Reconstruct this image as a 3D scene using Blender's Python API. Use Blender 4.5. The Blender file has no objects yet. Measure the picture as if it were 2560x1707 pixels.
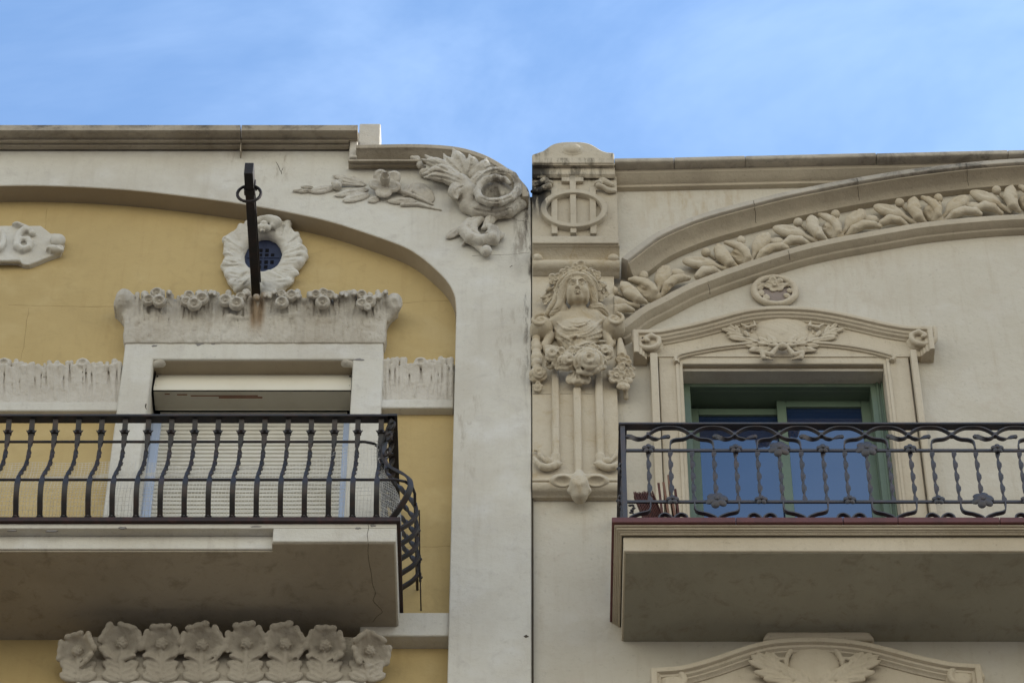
import bpy, bmesh, math, random
import numpy as np
from mathutils import Vector, Matrix, noise as mnoise

R = math.radians
random.seed(7)
rng = np.random.default_rng(7)
SC = bpy.context.scene
COL = SC.collection

# ------------------------------------------------------------------ camera
PITCH, DIST, EYE, FOC = 50.0, 13.9, 1.6, 127.0
W0, H0 = 2560.0, 1707.0
FPX = FOC / 36.0 * W0
PPX = 1322.0                                   # vanishing line of the verticals
cam_d = bpy.data.cameras.new("camera")
cam_d.lens = FOC; cam_d.sensor_width = 36.0; cam_d.sensor_fit = 'HORIZONTAL'
cam_d.shift_x = -(PPX - W0 / 2) / W0
cam_d.clip_start = 0.1; cam_d.clip_end = 2000
cam = bpy.data.objects.new("camera", cam_d); COL.objects.link(cam)
cam.location = (0, -DIST, EYE); cam.rotation_euler = (R(90 + PITCH), 0, 0)
SC.camera = cam

# ------------------------------------------------------------------ sky, sun, exposure
SUN_EL, SUN_AZ = 34.0, 76.0                    # the sun stands behind the houses: the fronts are in open shade
FILL_CLOUD = (5.65, 5.55, 4.9)
wd = bpy.data.worlds.new("World"); SC.world = wd; wd.use_nodes = True
nt = wd.node_tree; nt.nodes.clear()
def wn(t, **k):
    n = nt.nodes.new(t)
    for a, b in k.items(): setattr(n, a, b)
    return n
w_out = wn('ShaderNodeOutputWorld'); w_bg = wn('ShaderNodeBackground'); w_sky = wn('ShaderNodeTexSky')
w_sky.sky_type = 'NISHITA'; w_sky.sun_disc = False
w_sky.sun_elevation = R(SUN_EL); w_sky.sun_rotation = R(SUN_AZ)
w_sky.air_density = 1.35; w_sky.dust_density = 0.15; w_sky.ozone_density = 4.0
w_tc = wn('ShaderNodeTexCoord')
w_map = wn('ShaderNodeMapping'); w_map.vector_type = 'TEXTURE'; w_map.inputs['Scale'].default_value = (0.26, 0.10, 0.085); w_map.inputs['Rotation'].default_value = (0.0, R(-32), R(8))
w_n = wn('ShaderNodeTexNoise'); w_n.inputs['Scale'].default_value = 1.0; w_n.inputs['Detail'].default_value = 6.0; w_n.inputs['Roughness'].default_value = 0.60
w_n.inputs['Distortion'].default_value = 0.35
w_r = wn('ShaderNodeMapRange'); w_r.inputs['From Min'].default_value = 0.36; w_r.inputs['From Max'].default_value = 0.76
w_r.inputs['To Min'].default_value = 0.0; w_r.inputs['To Max'].default_value = 0.10; w_r.interpolation_type = 'SMOOTHSTEP'
w_mix = wn('ShaderNodeMix', data_type='RGBA'); 
w_mix.inputs['B'].default_value = (8.2, 9.6, 11.2, 1)          # thin white cloud, in the sky texture's own units
L = nt.links.new
L(w_tc.outputs['Generated'], w_map.inputs['Vector']); L(w_map.outputs['Vector'], w_n.inputs['Vector'])
L(w_n.outputs['Fac'], w_r.inputs['Value']); L(w_r.outputs['Result'], w_mix.inputs['Factor'])
L(w_sky.outputs['Color'], w_mix.inputs['A'])
# unseen bright cloud bank added low behind the camera to light the fronts
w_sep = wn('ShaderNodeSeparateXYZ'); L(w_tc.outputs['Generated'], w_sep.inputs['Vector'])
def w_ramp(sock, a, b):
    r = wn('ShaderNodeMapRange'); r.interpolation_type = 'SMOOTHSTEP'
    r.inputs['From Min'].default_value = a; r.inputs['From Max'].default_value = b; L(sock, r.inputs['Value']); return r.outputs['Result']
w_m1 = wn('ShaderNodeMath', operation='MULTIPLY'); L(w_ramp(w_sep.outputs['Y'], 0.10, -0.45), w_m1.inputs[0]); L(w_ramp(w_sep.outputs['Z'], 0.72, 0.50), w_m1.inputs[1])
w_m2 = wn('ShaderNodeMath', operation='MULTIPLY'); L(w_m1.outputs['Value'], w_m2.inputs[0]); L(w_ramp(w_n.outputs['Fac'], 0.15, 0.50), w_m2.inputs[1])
w_mix2 = wn('ShaderNodeMix', data_type='RGBA'); w_mix2.inputs['B'].default_value = (FILL_CLOUD[0], FILL_CLOUD[1], FILL_CLOUD[2], 1)
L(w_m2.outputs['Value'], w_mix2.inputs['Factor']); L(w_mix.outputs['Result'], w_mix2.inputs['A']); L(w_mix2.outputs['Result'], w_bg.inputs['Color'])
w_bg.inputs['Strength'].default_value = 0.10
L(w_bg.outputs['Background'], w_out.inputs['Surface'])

sun_d = bpy.data.lights.new("sun", 'SUN'); sun_d.energy = 2.0; sun_d.angle = R(0.5); sun_d.color = (1.0, 0.95, 0.87)
sun = bpy.data.objects.new("sun", sun_d); COL.objects.link(sun); sun.location = (5, 40, 40)
# Nishita's sun_rotation turns clockwise from +Y
sdir = Vector((math.sin(R(SUN_AZ)) * math.cos(R(SUN_EL)), math.cos(R(SUN_AZ)) * math.cos(R(SUN_EL)), math.sin(R(SUN_EL))))
sun.rotation_euler = sdir.to_track_quat('Z', 'Y').to_euler()
SC.view_settings.view_transform = 'Standard'; SC.view_settings.look = 'None'
SC.view_settings.exposure = 1.53; SC.view_settings.gamma = 1.0

# ------------------------------------------------------------------ measuring the photograph
ct, st = math.cos(R(PITCH)), math.sin(R(PITCH))
def P(u, v, o=0.0):
    """the point standing o metres in front of the white facade plane (y = 0), from a pixel of the photograph"""
    a = (u - PPX) / FPX; b = -(v - H0 / 2) / FPX
    t = (DIST - o) / (ct - b * st)
    return Vector((a * t, -o, EYE + t * (st + b * ct)))
def crop(u0, v0, s):
    return lambda x, y, o=0.0: P(u0 + x / s, v0 + y / s, o)
def PX(u, v, o): return P(u, v, o).x
def PZ(v, o, u=1280): return P(u, v, o).z

# ------------------------------------------------------------------ materials
def rgb(c): return (c[0], c[1], c[2], 1.0)
def new_mat(name):
    m = bpy.data.materials.new(name); m.use_nodes = True
    n = m.node_tree.nodes; b = n['Principled BSDF']
    return m, m.node_tree, b
def nd(t, kind, **k):
    n = t.nodes.new(kind)
    for a, b in k.items():
        if a in n.inputs: n.inputs[a].default_value = b
        else: setattr(n, a, b)
    return n
def mixc(t, fac, a, b):
    m = t.nodes.new('ShaderNodeMix'); m.data_type = 'RGBA'
    t.links.new(fac, m.inputs['Factor'])
    for s, v in (('A', a), ('B', b)):
        if isinstance(v, tuple): m.inputs[s].default_value = rgb(v)
        else: t.links.new(v, m.inputs[s])
    return m.outputs['Result']
def noise_fac(t, pos, scale, lo, hi, vec=(1, 1, 1), detail=5.0, rough=0.6, top=1.0, dist=0.0):
    mp = nd(t, 'ShaderNodeMapping'); mp.inputs['Scale'].default_value = vec
    t.links.new(pos, mp.inputs['Vector'])
    n = nd(t, 'ShaderNodeTexNoise', Scale=scale, Detail=detail, Roughness=rough, Distortion=dist)
    t.links.new(mp.outputs['Vector'], n.inputs['Vector'])
    r = nd(t, 'ShaderNodeMapRange'); r.interpolation_type = 'SMOOTHSTEP'
    r.inputs['From Min'].default_value = lo; r.inputs['From Max'].default_value = hi
    r.inputs['To Min'].default_value = 0; r.inputs['To Max'].default_value = top
    t.links.new(n.outputs['Fac'], r.inputs['Value'])
    return r.outputs['Result'], n.outputs['Fac']
def mul(t, a, b):
    m = t.nodes.new('ShaderNodeMath'); m.operation = 'MULTIPLY'
    for i, v in enumerate((a, b)):
        if isinstance(v, (int, float)): m.inputs[i].default_value = v
        else: t.links.new(v, m.inputs[i])
    return m.outputs['Value']
def stucco(name, base, stain, streak=None, streak_amt=0.25, stain_amt=0.5, rough=0.92, grain=0.25, soot=(), lump=0.35, fleck=0.35, light=None, mid=0.0, blotch=None, stains=()):
    """weathered plaster: broad blotches, runs down the wall, specks, grain. soot: (axis, from, to, amount) regions where black mould grows"""
    m, t, b = new_mat(name)
    g = nd(t, 'ShaderNodeNewGeometry'); pos = g.outputs['Position']
    f, _ = noise_fac(t, pos, 1.3, 0.35, 0.72, detail=7, rough=0.62, top=stain_amt, dist=0.4)
    c = mixc(t, f, tuple(base), tuple(stain))
    if light:
        f, _ = noise_fac(t, pos, 2.9, 0.48, 0.75, detail=4, top=0.7)
        c = mixc(t, f, c, tuple(light))
    if blotch:
        f, _ = noise_fac(t, pos, 9.0, 0.50, 0.72, detail=6, rough=0.7, top=0.75, dist=0.5)
        c = mixc(t, f, c, tuple(blotch))
    f, _ = noise_fac(t, pos, 3.0, 0.5, 0.78, vec=(5.0, 5.0, 0.35), detail=5, rough=0.65, top=streak_amt)
    c = mixc(t, f, c, tuple(streak or stain))
    f, n2 = noise_fac(t, pos, 38.0, 0.58, 0.74, detail=4, rough=0.7, top=fleck)
    c = mixc(t, f, c, tuple(0.62 * x for x in stain))
    for (x0, x1, z0, z1, col, amt, lo_, hi_) in stains:          # a stain of its own: a blurred box on the wall, broken up by noise and runs
        sp = nd(t, 'ShaderNodeSeparateXYZ'); t.links.new(pos, sp.inputs['Vector'])
        fx = []
        for (o_, a_, b_) in (('X', x0, x0 + .35 * (x1 - x0)), ('X', x1, x1 - .35 * (x1 - x0)), ('Z', z0, z0 + .45 * (z1 - z0)), ('Z', z1, z1 - .06 * (z1 - z0))):
            r = nd(t, 'ShaderNodeMapRange'); r.interpolation_type = 'SMOOTHSTEP'; r.inputs['From Min'].default_value = a_; r.inputs['From Max'].default_value = b_
            t.links.new(sp.outputs['XYZ'.index(o_)], r.inputs['Value']); fx.append(r.outputs['Result'])
        f, _ = noise_fac(t, pos, 9.0, lo_, hi_, vec=(2.2, 2.2, .45), detail=7, rough=0.7, top=amt, dist=0.3)
        for q in fx: f = mul(t, f, q)
        c = mixc(t, f, c, tuple(col))
    for (ax, lo, hi, amt) in soot:
        sp = nd(t, 'ShaderNodeSeparateXYZ'); t.links.new(pos, sp.inputs['Vector'])
        r = nd(t, 'ShaderNodeMapRange'); r.inputs['From Min'].default_value = lo; r.inputs['From Max'].default_value = hi
        r.inputs['To Min'].default_value = 0.0; r.inputs['To Max'].default_value = 1.0
        t.links.new(sp.outputs['XYZ'.index(ax)], r.inputs['Value'])
        f, _ = noise_fac(t, pos, 5.5, 0.42, 0.66, detail=8, rough=0.72, top=amt, dist=0.6)
        c = mixc(t, mul(t, f, r.outputs['Result']), c, (0.035, 0.033, 0.032))
    t.links.new(c, b.inputs['Base Color'])
    b.inputs['Roughness'].default_value = rough; b.inputs['Specular IOR Level'].default_value = 0.25
    _, h1 = noise_fac(t, pos, 120.0, 0, 1, detail=4, rough=0.7)
    _, h2 = noise_fac(t, pos, 9.0, 0, 1, detail=5, rough=0.6)
    bp1 = nd(t, 'ShaderNodeBump', Strength=grain, Distance=0.006); t.links.new(h1, bp1.inputs['Height'])
    bp2 = nd(t, 'ShaderNodeBump', Strength=lump, Distance=0.03); t.links.new(h2, bp2.inputs['Height'])
    t.links.new(bp1.outputs['Normal'], bp2.inputs['Normal']); last = bp2
    if mid:
        _, h3 = noise_fac(t, pos, 34.0, 0, 1, detail=4, rough=0.65)
        last = nd(t, 'ShaderNodeBump', Strength=mid, Distance=0.014); t.links.new(h3, last.inputs['Height']); t.links.new(bp2.outputs['Normal'], last.inputs['Normal'])
    t.links.new(last.outputs['Normal'], b.inputs['Normal'])
    return m
def painted(name, base, var, rough=0.5, spec=0.4, metal=0.0, scale=25.0, amt=0.6, bump=0.15):
    m, t, b = new_mat(name)
    g = nd(t, 'ShaderNodeNewGeometry'); pos = g.outputs['Position']
    f, _ = noise_fac(t, pos, scale, 0.42, 0.7, detail=6, rough=0.65, top=amt)
    c = mixc(t, f, tuple(base), tuple(var))
    t.links.new(c, b.inputs['Base Color'])
    b.inputs['Roughness'].default_value = rough; b.inputs['Specular IOR Level'].default_value = spec; b.inputs['Metallic'].default_value = metal
    _, h = noise_fac(t, pos, 90.0, 0, 1, detail=3)
    bp = nd(t, 'ShaderNodeBump', Strength=bump, Distance=0.004); t.links.new(h, bp.inputs['Height'])
    t.links.new(bp.outputs['Normal'], b.inputs['Normal'])
    return m

ZTOP_L = PZ(313, 0.14); ZTOP_R = PZ(385, 0.06)
M = {}
BLK = (0.05, 0.045, 0.04); BRN = (0.30, 0.25, 0.19)
def zr(u, va, vb): return (PZ(vb, 0.0), PZ(va, 0.0))
M['white'] = stucco('white_stucco', (0.60, 0.575, 0.51), (0.45, 0.405, 0.335), streak=(0.38, 0.335, 0.27), streak_amt=0.28, stain_amt=0.6, light=(0.63, 0.615, 0.58), blotch=(0.50, 0.47, 0.42),
    stains=((PX(1268, 600, 0), PX(1345, 600, 0), *zr(0, 440, 720), (0.20, 0.17, 0.135), 0.8, .42, .62), (PX(1305, 600, 0), PX(1345, 600, 0), *zr(0, 430, 1100), BLK, 0.8, .50, .66), (PX(640, 420, 0), PX(740, 420, 0), *zr(0, 385, 470), BRN, .6, .5, .66),
            (PX(560, 420, 0), PX(600, 420, 0), *zr(0, 378, 460), BRN, .5, .45, .66), (PX(900, 420, 0), PX(1020, 420, 0), *zr(0, 410, 520), BRN, .45, .48, .66), (PX(1120, 900, 0), PX(1220, 900, 0), *zr(0, 980, 1250), BRN, .5, .50, .68), (PX(1220, 900, 0), PX(1335, 900, 0), *zr(0, 760, 1010), BRN, .5, .48, .68)))
M['white_old'] = stucco('weathered_white_stucco', (0.56, 0.525, 0.46), (0.40, 0.35, 0.28), streak=(0.25, 0.21, 0.16), streak_amt=0.35, stain_amt=0.7, fleck=0.55, grain=0.5, mid=0.5, blotch=(0.38, 0.33, 0.265), stains=((PX(1180, 480, .1), PX(1345, 480, .1), PZ(640, .05), PZ(400, .05), (0.16, 0.135, 0.105), .8, .44, .62), (PX(612, 800, .0), PX(668, 800, .0), PZ(850, -.05), PZ(735, -.02), (0.27, 0.18, 0.10), .85, .30, .55)))
M['white_low'] = stucco('grey_white_stucco', (0.56, 0.52, 0.455), (0.42, 0.375, 0.31), streak_amt=0.3, stain_amt=0.65, fleck=0.4, mid=0.45, blotch=(0.45, 0.41, 0.35))
M['poppy'] = stucco('shaded_flower_stucco', (0.45, 0.405, 0.335), (0.31, 0.27, 0.215), streak_amt=0.3, stain_amt=0.7, fleck=0.5, mid=0.4, blotch=(0.35, 0.31, 0.25))  # darker base: the balcony's shade is put into the colour
M['cornice'] = stucco('sooty_cornice_stucco', (0.43, 0.375, 0.295), (0.27, 0.225, 0.165), streak=(0.15, 0.12, 0.09), streak_amt=0.45, stain_amt=0.8, fleck=0.6, soot=(('Z', ZTOP_L - 0.10, ZTOP_L - 0.02, 0.75),))
M['yellow'] = stucco('ochre_render', (0.485, 0.365, 0.172), (0.40, 0.295, 0.135), streak=(0.36, 0.245, 0.105), streak_amt=0.3, stain_amt=0.6, grain=0.15, fleck=0.15, lump=0.2, light=(0.52, 0.405, 0.21), blotch=(0.42, 0.315, 0.148))
M['cream'] = stucco('cream_stone_render', (0.55, 0.51, 0.43), (0.465, 0.42, 0.335), streak=(0.40, 0.335, 0.245), streak_amt=0.4, stain_amt=0.6, light=(0.57, 0.535, 0.47), grain=0.2, blotch=(0.51, 0.455, 0.375), stains=((PX(1550, 450, -.06), PX(1950, 450, -.06), PZ(620, -.06), PZ(440, -.06), (0.42, 0.335, 0.225), .6, .42, .66), (PX(1990, 800, -.06), PX(2330, 800, -.06), PZ(860, -.06), PZ(600, -.06), (0.46, 0.40, 0.32), .5, .45, .66)))
M['cream_trim'] = stucco('cream_stone', (0.55, 0.485, 0.38), (0.42, 0.355, 0.26), streak=(0.34, 0.275, 0.19), streak_amt=0.3, stain_amt=0.65, fleck=0.45)
M['carved'] = stucco('carved_stone', (0.55, 0.49, 0.39), (0.44, 0.355, 0.23), streak=(0.38, 0.31, 0.21), streak_amt=0.3, stain_amt=0.65, fleck=0.4, lump=0.2, mid=0.35, blotch=(0.42, 0.325, 0.20))
M['coping'] = stucco('mouldy_stone_coping', (0.52, 0.465, 0.38), (0.36, 0.32, 0.265), streak=(0.22, 0.195, 0.165), streak_amt=0.4, stain_amt=0.7, fleck=0.6, soot=(('X', -0.2, 3.4, 0.8),))
M['arch_stone'] = stucco('arch_stone', (0.49, 0.425, 0.325), (0.34, 0.29, 0.22), streak_amt=0.3, stain_amt=0.7, fleck=0.5)
M['arch_lip'] = stucco('arch_lip_stone', (0.50, 0.45, 0.375), (0.33, 0.30, 0.255), streak_amt=0.3, stain_amt=0.8, fleck=0.5, soot=(('Z', ZTOP_R - 0.55, ZTOP_R - 0.12, 0.85),))
M['crest'] = stucco('pilaster_stone', (0.52, 0.46, 0.36), (0.38, 0.325, 0.245), streak_amt=0.35, stain_amt=0.7, fleck=0.5, blotch=(0.44, 0.38, 0.29), stains=((PX(1290, 480, .05), PX(1392, 480, .05), PZ(560, .03), PZ(425, .03), (0.03, 0.028, 0.026), 1.0, .30, .50), (PX(1300, 480, .1), PX(1560, 480, .1), PZ(450, .08), PZ(400, .08), (0.10, 0.085, 0.065), .8, .42, .62), (PX(1320, 480, .1), PX(1380, 480, .1), PZ(400, .1), PZ(366, .1), (0.10, 0.09, 0.075), .9, .42, .6), (PX(1520, 480, .1), PX(1560, 480, .1), PZ(400, .1), PZ(366, .1), (0.10, 0.09, 0.075), .9, .42, .6)))
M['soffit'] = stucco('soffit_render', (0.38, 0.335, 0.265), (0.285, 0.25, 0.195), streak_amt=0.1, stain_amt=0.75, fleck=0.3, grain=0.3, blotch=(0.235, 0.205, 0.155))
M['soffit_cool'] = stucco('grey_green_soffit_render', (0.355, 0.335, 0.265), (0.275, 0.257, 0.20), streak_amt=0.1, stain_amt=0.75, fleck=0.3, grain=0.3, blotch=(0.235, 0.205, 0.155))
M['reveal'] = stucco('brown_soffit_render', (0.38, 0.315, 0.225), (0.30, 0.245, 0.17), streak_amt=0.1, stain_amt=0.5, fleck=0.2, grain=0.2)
M['patch'] = stucco('bare_grey_render', (0.24, 0.225, 0.215), (0.18, 0.17, 0.16), stain_amt=0.6)
M['ochre_crack'] = painted('ochre_hairline', (0.27, 0.19, 0.085), (0.2, 0.14, 0.07), rough=0.95, spec=0.1)
M['crack'] = painted('crack_line', (0.085, 0.07, 0.055), (0.05, 0.045, 0.04), rough=0.95, spec=0.1)
M['rust_run'] = stucco('rust_stained_stucco', (0.40, 0.305, 0.19), (0.27, 0.20, 0.12), streak=(0.2, 0.13, 0.07), streak_amt=0.6, stain_amt=0.7)
M['medal'] = stucco('mauve_stone', (0.30, 0.25, 0.225), (0.22, 0.18, 0.16), stain_amt=0.6)
M['iron'] = painted('black_wrought_iron', (0.019, 0.017, 0.017), (0.062, 0.033, 0.024), rough=0.5, spec=0.45, scale=16)
M['iron_grey'] = painted('grey_wrought_iron', (0.048, 0.049, 0.060), (0.088, 0.062, 0.056), rough=0.5, spec=0.5, scale=16)
M['beam'] = painted('rusty_black_iron', (0.014, 0.012, 0.012), (0.035, 0.017, 0.013), rough=0.65, spec=0.35, scale=12)
M['trim_dark'] = painted('dark_brown_edge_tile', (0.028, 0.017, 0.016), (0.075, 0.026, 0.024), rough=0.6, spec=0.35)
M['trim_red'] = painted('red_brown_edge_tile', (0.125, 0.043, 0.040), (0.075, 0.032, 0.030), rough=0.55, spec=0.4, scale=10)
M['shutter'] = painted('cream_pvc', (0.58, 0.55, 0.46), (0.48, 0.44, 0.35), rough=0.5, spec=0.4, scale=6, bump=0.05)
M['slat'] = painted('cream_shutter_slat', (0.64, 0.615, 0.545), (0.54, 0.505, 0.425), rough=0.5, spec=0.4, scale=6, bump=0.05)
M['box'] = painted('cream_painted_metal', (0.70, 0.66, 0.555), (0.63, 0.575, 0.46), rough=0.45, spec=0.4, scale=3, bump=0.05)
M['box_low'] = painted('darker_painted_metal', (0.42, 0.385, 0.31), (0.34, 0.30, 0.23), rough=0.6, spec=0.3, scale=4, bump=0.05)  # darker cream for the box underside and the guide caps
M['rust'] = painted('rust', (0.17, 0.045, 0.02), (0.09, 0.028, 0.016), rough=0.9, spec=0.1)
M['guide'] = painted('pale_blue_guide_rail', (0.42, 0.50, 0.66), (0.36, 0.43, 0.58), rough=0.4, spec=0.4, scale=5, bump=0.03)
M['green'] = painted('green_lacquered_frame', (0.115, 0.16, 0.11), (0.085, 0.125, 0.088), rough=0.4, spec=0.45, scale=4, bump=0.04)
M['green_dark'] = painted('dark_green_head', (0.040, 0.070, 0.055), (0.028, 0.05, 0.04), rough=0.5, spec=0.35, scale=4, bump=0.04)
M['blue'] = painted('blue_painted_grille', (0.018, 0.026, 0.062), (0.013, 0.019, 0.042), rough=0.6, spec=0.3, scale=8)
M['hole'] = painted('dark_void', (0.006, 0.006, 0.008), (0.004, 0.004, 0.005), rough=0.9, spec=0.1)
M['net'] = painted('white_plastic_mesh', (0.62, 0.60, 0.56), (0.5, 0.48, 0.44), rough=0.6, spec=0.3, bump=0.0)
M['wood'] = painted('red_brown_wood', (0.12, 0.048, 0.036), (0.075, 0.032, 0.026), rough=0.65, spec=0.3, scale=18)
M['wood_pale'] = painted('worn_brown_wood', (0.27, 0.145, 0.095), (0.17, 0.085, 0.06), rough=0.65, spec=0.3, scale=18)
M['ground'] = stucco('street_paving', (0.115, 0.10, 0.085), (0.08, 0.07, 0.06), stain_amt=0.6, streak_amt=0.1)
M['roof'] = stucco('roof_tile', (0.25, 0.13, 0.09), (0.18, 0.09, 0.06), stain_amt=0.6)
def glass():
    m, t, b = new_mat('window_glass')
    b.inputs['Base Color'].default_value = (0.008, 0.022, 0.070, 1); b.inputs['Roughness'].default_value = 0.03  # reflected sky put into the colour: the blue base deepens it
    b.inputs['Specular IOR Level'].default_value = 1.0; b.inputs['IOR'].default_value = 1.9
    g = nd(t, 'ShaderNodeNewGeometry')
    _, h = noise_fac(t, g.outputs['Position'], 1.6, 0, 1, detail=2)
    bp = nd(t, 'ShaderNodeBump', Strength=0.04, Distance=0.02); t.links.new(h, bp.inputs['Height']); t.links.new(bp.outputs['Normal'], b.inputs['Normal'])
    return m
M['glass'] = glass()

# ------------------------------------------------------------------ scene tree
def tag(o, label, cat, group=None, kind=None):
    if label: o['label'] = label
    if cat: o['category'] = cat
    if group: o['group'] = group
    if kind: o['kind'] = kind
    return o
def thing(name, loc, label, cat, group=None):
    o = bpy.data.objects.new(name, None); COL.objects.link(o); o.location = loc; o.empty_display_size = 0.2
    return tag(o, label, cat, group)
WM = {}
def adopt(o, parent):
    """parent o, whose mesh is in world coordinates, keeping it where it is"""
    if parent is not None:
        o.parent = parent
        loc = Vector((0, 0, 0)); p = parent
        mat = Matrix.Identity(4)
        chain = []
        while p is not None: chain.append(p); p = p.parent
        for q in reversed(chain): mat = mat @ q.matrix_parent_inverse @ Matrix.Translation(q.location)
        o.matrix_parent_inverse = mat.inverted()
    return o

class MB:
    """collects solids and links them as one mesh object"""
    def __init__(s): s.v = []; s.f = []; s.mi = []; s.cur = 0
    def mat(s, i): s.cur = i; return s
    def add(s, vs, fs):
        n = len(s.v); s.v += [tuple(p) for p in vs]
        for f in fs: s.f.append(tuple(i + n for i in f)); s.mi.append(s.cur)
        return s
    def box(s, x0, x1, y0, y1, z0, z1):
        if x0 > x1: x0, x1 = x1, x0
        if y0 > y1: y0, y1 = y1, y0
        if z0 > z1: z0, z1 = z1, z0
        return s.add([(x0,y0,z0),(x1,y0,z0),(x1,y1,z0),(x0,y1,z0),(x0,y0,z1),(x1,y0,z1),(x1,y1,z1),(x0,y1,z1)],
                     [(0,3,2,1),(4,5,6,7),(0,1,5,4),(1,2,6,5),(2,3,7,6),(3,0,4,7)])
    def hexa(s, front, back):
        """two quads, each 4 points in the same order"""
        return s.add(list(front) + list(back), [(0,1,2,3),(7,6,5,4),(0,4,5,1),(1,5,6,2),(2,6,7,3),(3,7,4,0)])
    def prism(s, poly, y0, y1):
        """poly: (x, z) outline, front at y0, back at y1"""
        n = len(poly)
        vs = [(x, y0, z) for x, z in poly] + [(x, y1, z) for x, z in poly]
        fs = [tuple(range(n)), tuple(range(2 * n - 1, n - 1, -1))] + [(i, i + n, (i + 1) % n + n, (i + 1) % n) for i in range(n)]
        return s.add(vs, fs)
    def sweep(s, path, prof, y0=0.0, closed_path=False, closed_prof=True, caps=True):
        """path (x, z), profile (n, o): n along the path's left-hand normal, o out of the wall"""
        m, k = len(path), len(prof)
        vs = []
        for i in range(m):
            p = Vector(path[i])
            a = Vector(path[(i - 1) % m]) if (i > 0 or closed_path) else None
            b = Vector(path[(i + 1) % m]) if (i < m - 1 or closed_path) else None
            d1 = (p - a).normalized() if a is not None else None
            d2 = (b - p).normalized() if b is not None else None
            if d1 is None: d1 = d2
            if d2 is None: d2 = d1
            n1 = Vector((-d1.y, d1.x)); n2 = Vector((-d2.y, d2.x))
            nn = n1 + n2
            if nn.length < 1e-6: nn = n1
            nn.normalize(); c = max(0.35, nn.dot(n1)); nn = nn / c
            for (n, o) in prof: vs.append((p.x + nn.x * n, y0 - o, p.y + nn.y * n))
        fs = []
        for i in range(m if closed_path else m - 1):
            j = (i + 1) % m
            for q in range(k if closed_prof else k - 1):
                r = (q + 1) % k
                fs.append((i * k + q, j * k + q, j * k + r, i * k + r))
        if caps and closed_prof and not closed_path:
            fs.append(tuple(range(k))); fs.append(tuple(range((m - 1) * k + k - 1, (m - 1) * k - 1, -1)))
        return s.add(vs, fs)
    def tube(s, pts, rad, k=8, up=(0, 1, 0), flat=None):
        pts = [Vector(p) for p in pts]; m = len(pts)
        if not hasattr(rad, '__len__'): rad = [rad] * m
        vs = []
        for i, p in enumerate(pts):
            d = (pts[min(i + 1, m - 1)] - pts[max(i - 1, 0)]).normalized()
            a = Vector(up) - d * d.dot(Vector(up))
            if a.length < 1e-4: a = d.orthogonal()
            a.normalize(); b = d.cross(a)
            ra = rad[i] * (flat[0] if flat else 1); rb = rad[i] * (flat[1] if flat else 1)
            for q in range(k):
                t = 2 * math.pi * (q + 0.5) / k
                vs.append(p + a * math.cos(t) * ra + b * math.sin(t) * rb)
        fs = [(i * k + q, i * k + (q + 1) % k, (i + 1) * k + (q + 1) % k, (i + 1) * k + q) for i in range(m - 1) for q in range(k)]
        fs.append(tuple(range(k - 1, -1, -1))); fs.append(tuple(range((m - 1) * k, m * k)))
        return s.add(vs, fs)
    def bar(s, pts, w, t, twist=None, wdir=(0, 1, 0)):
        """flat bar along 3-D points: t thick in the plane, w wide along wdir; twist: angle per point"""
        pts = [Vector(p) for p in pts]; m = len(pts); vs = []
        for i, p in enumerate(pts):
            d = (pts[min(i + 1, m - 1)] - pts[max(i - 1, 0)]).normalized()
            a = Vector(wdir) - d * d.dot(Vector(wdir)); a.normalize(); b = d.cross(a)
            ang = twist[i] if twist else 0.0
            a2 = a * math.cos(ang) + b * math.sin(ang); b2 = b * math.cos(ang) - a * math.sin(ang)
            ww = w[i] if hasattr(w, '__len__') else w
            for (e, f) in ((-1, -1), (1, -1), (1, 1), (-1, 1)): vs.append(p + a2 * e * ww / 2 + b2 * f * t / 2)
        fs = [(i * 4 + q, i * 4 + (q + 1) % 4, (i + 1) * 4 + (q + 1) % 4, (i + 1) * 4 + q) for i in range(m - 1) for q in range(4)]
        fs.append((3, 2, 1, 0)); fs.append(tuple(range((m - 1) * 4, m * 4)))
        return s.add(vs, fs)
    def ball(s, c, r, nu=10, nv=6, rot=None):
        c = Vector(c); r = r if hasattr(r, '__len__') else (r, r, r)
        vs = []; fs = []
        for j in range(nv + 1):
            ph = math.pi * j / nv
            for i in range(nu):
                th = 2 * math.pi * i / nu
                p = Vector((r[0] * math.sin(ph) * math.cos(th), r[1] * math.sin(ph) * math.sin(th), r[2] * math.cos(ph)))
                if rot is not None: p = rot @ p
                vs.append(c + p)
        for j in range(nv):
            for i in range(nu): fs.append((j * nu + i, (j + 1) * nu + i, (j + 1) * nu + (i + 1) % nu, j * nu + (i + 1) % nu))
        return s.add(vs, fs)
    def build(s, name, mats, parent=None, bevel=0.0, smooth=35, seg=2, label=None, sub=0):
        me = bpy.data.meshes.new(name); me.from_pydata(s.v, [], s.f)
        mats = mats if isinstance(mats, (list, tuple)) else [mats]
        for q in mats: me.materials.append(q)
        me.polygons.foreach_set('material_index', s.mi)
        bm = bmesh.new(); bm.from_mesh(me)
        bmesh.ops.remove_doubles(bm, verts=bm.verts, dist=1e-5)
        bmesh.ops.recalc_face_normals(bm, faces=bm.faces)
        for f in bm.faces: f.smooth = True
        bm.to_mesh(me); bm.free()
        me.set_sharp_from_angle(angle=R(smooth))
        o = bpy.data.objects.new(name, me); COL.objects.link(o)
        if bevel:
            md = o.modifiers.new('bevel', 'BEVEL'); md.width = bevel; md.segments = seg; md.limit_method = 'ANGLE'; md.angle_limit = R(40)
        if label: o['label'] = label
        return adopt(o, parent)

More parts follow.
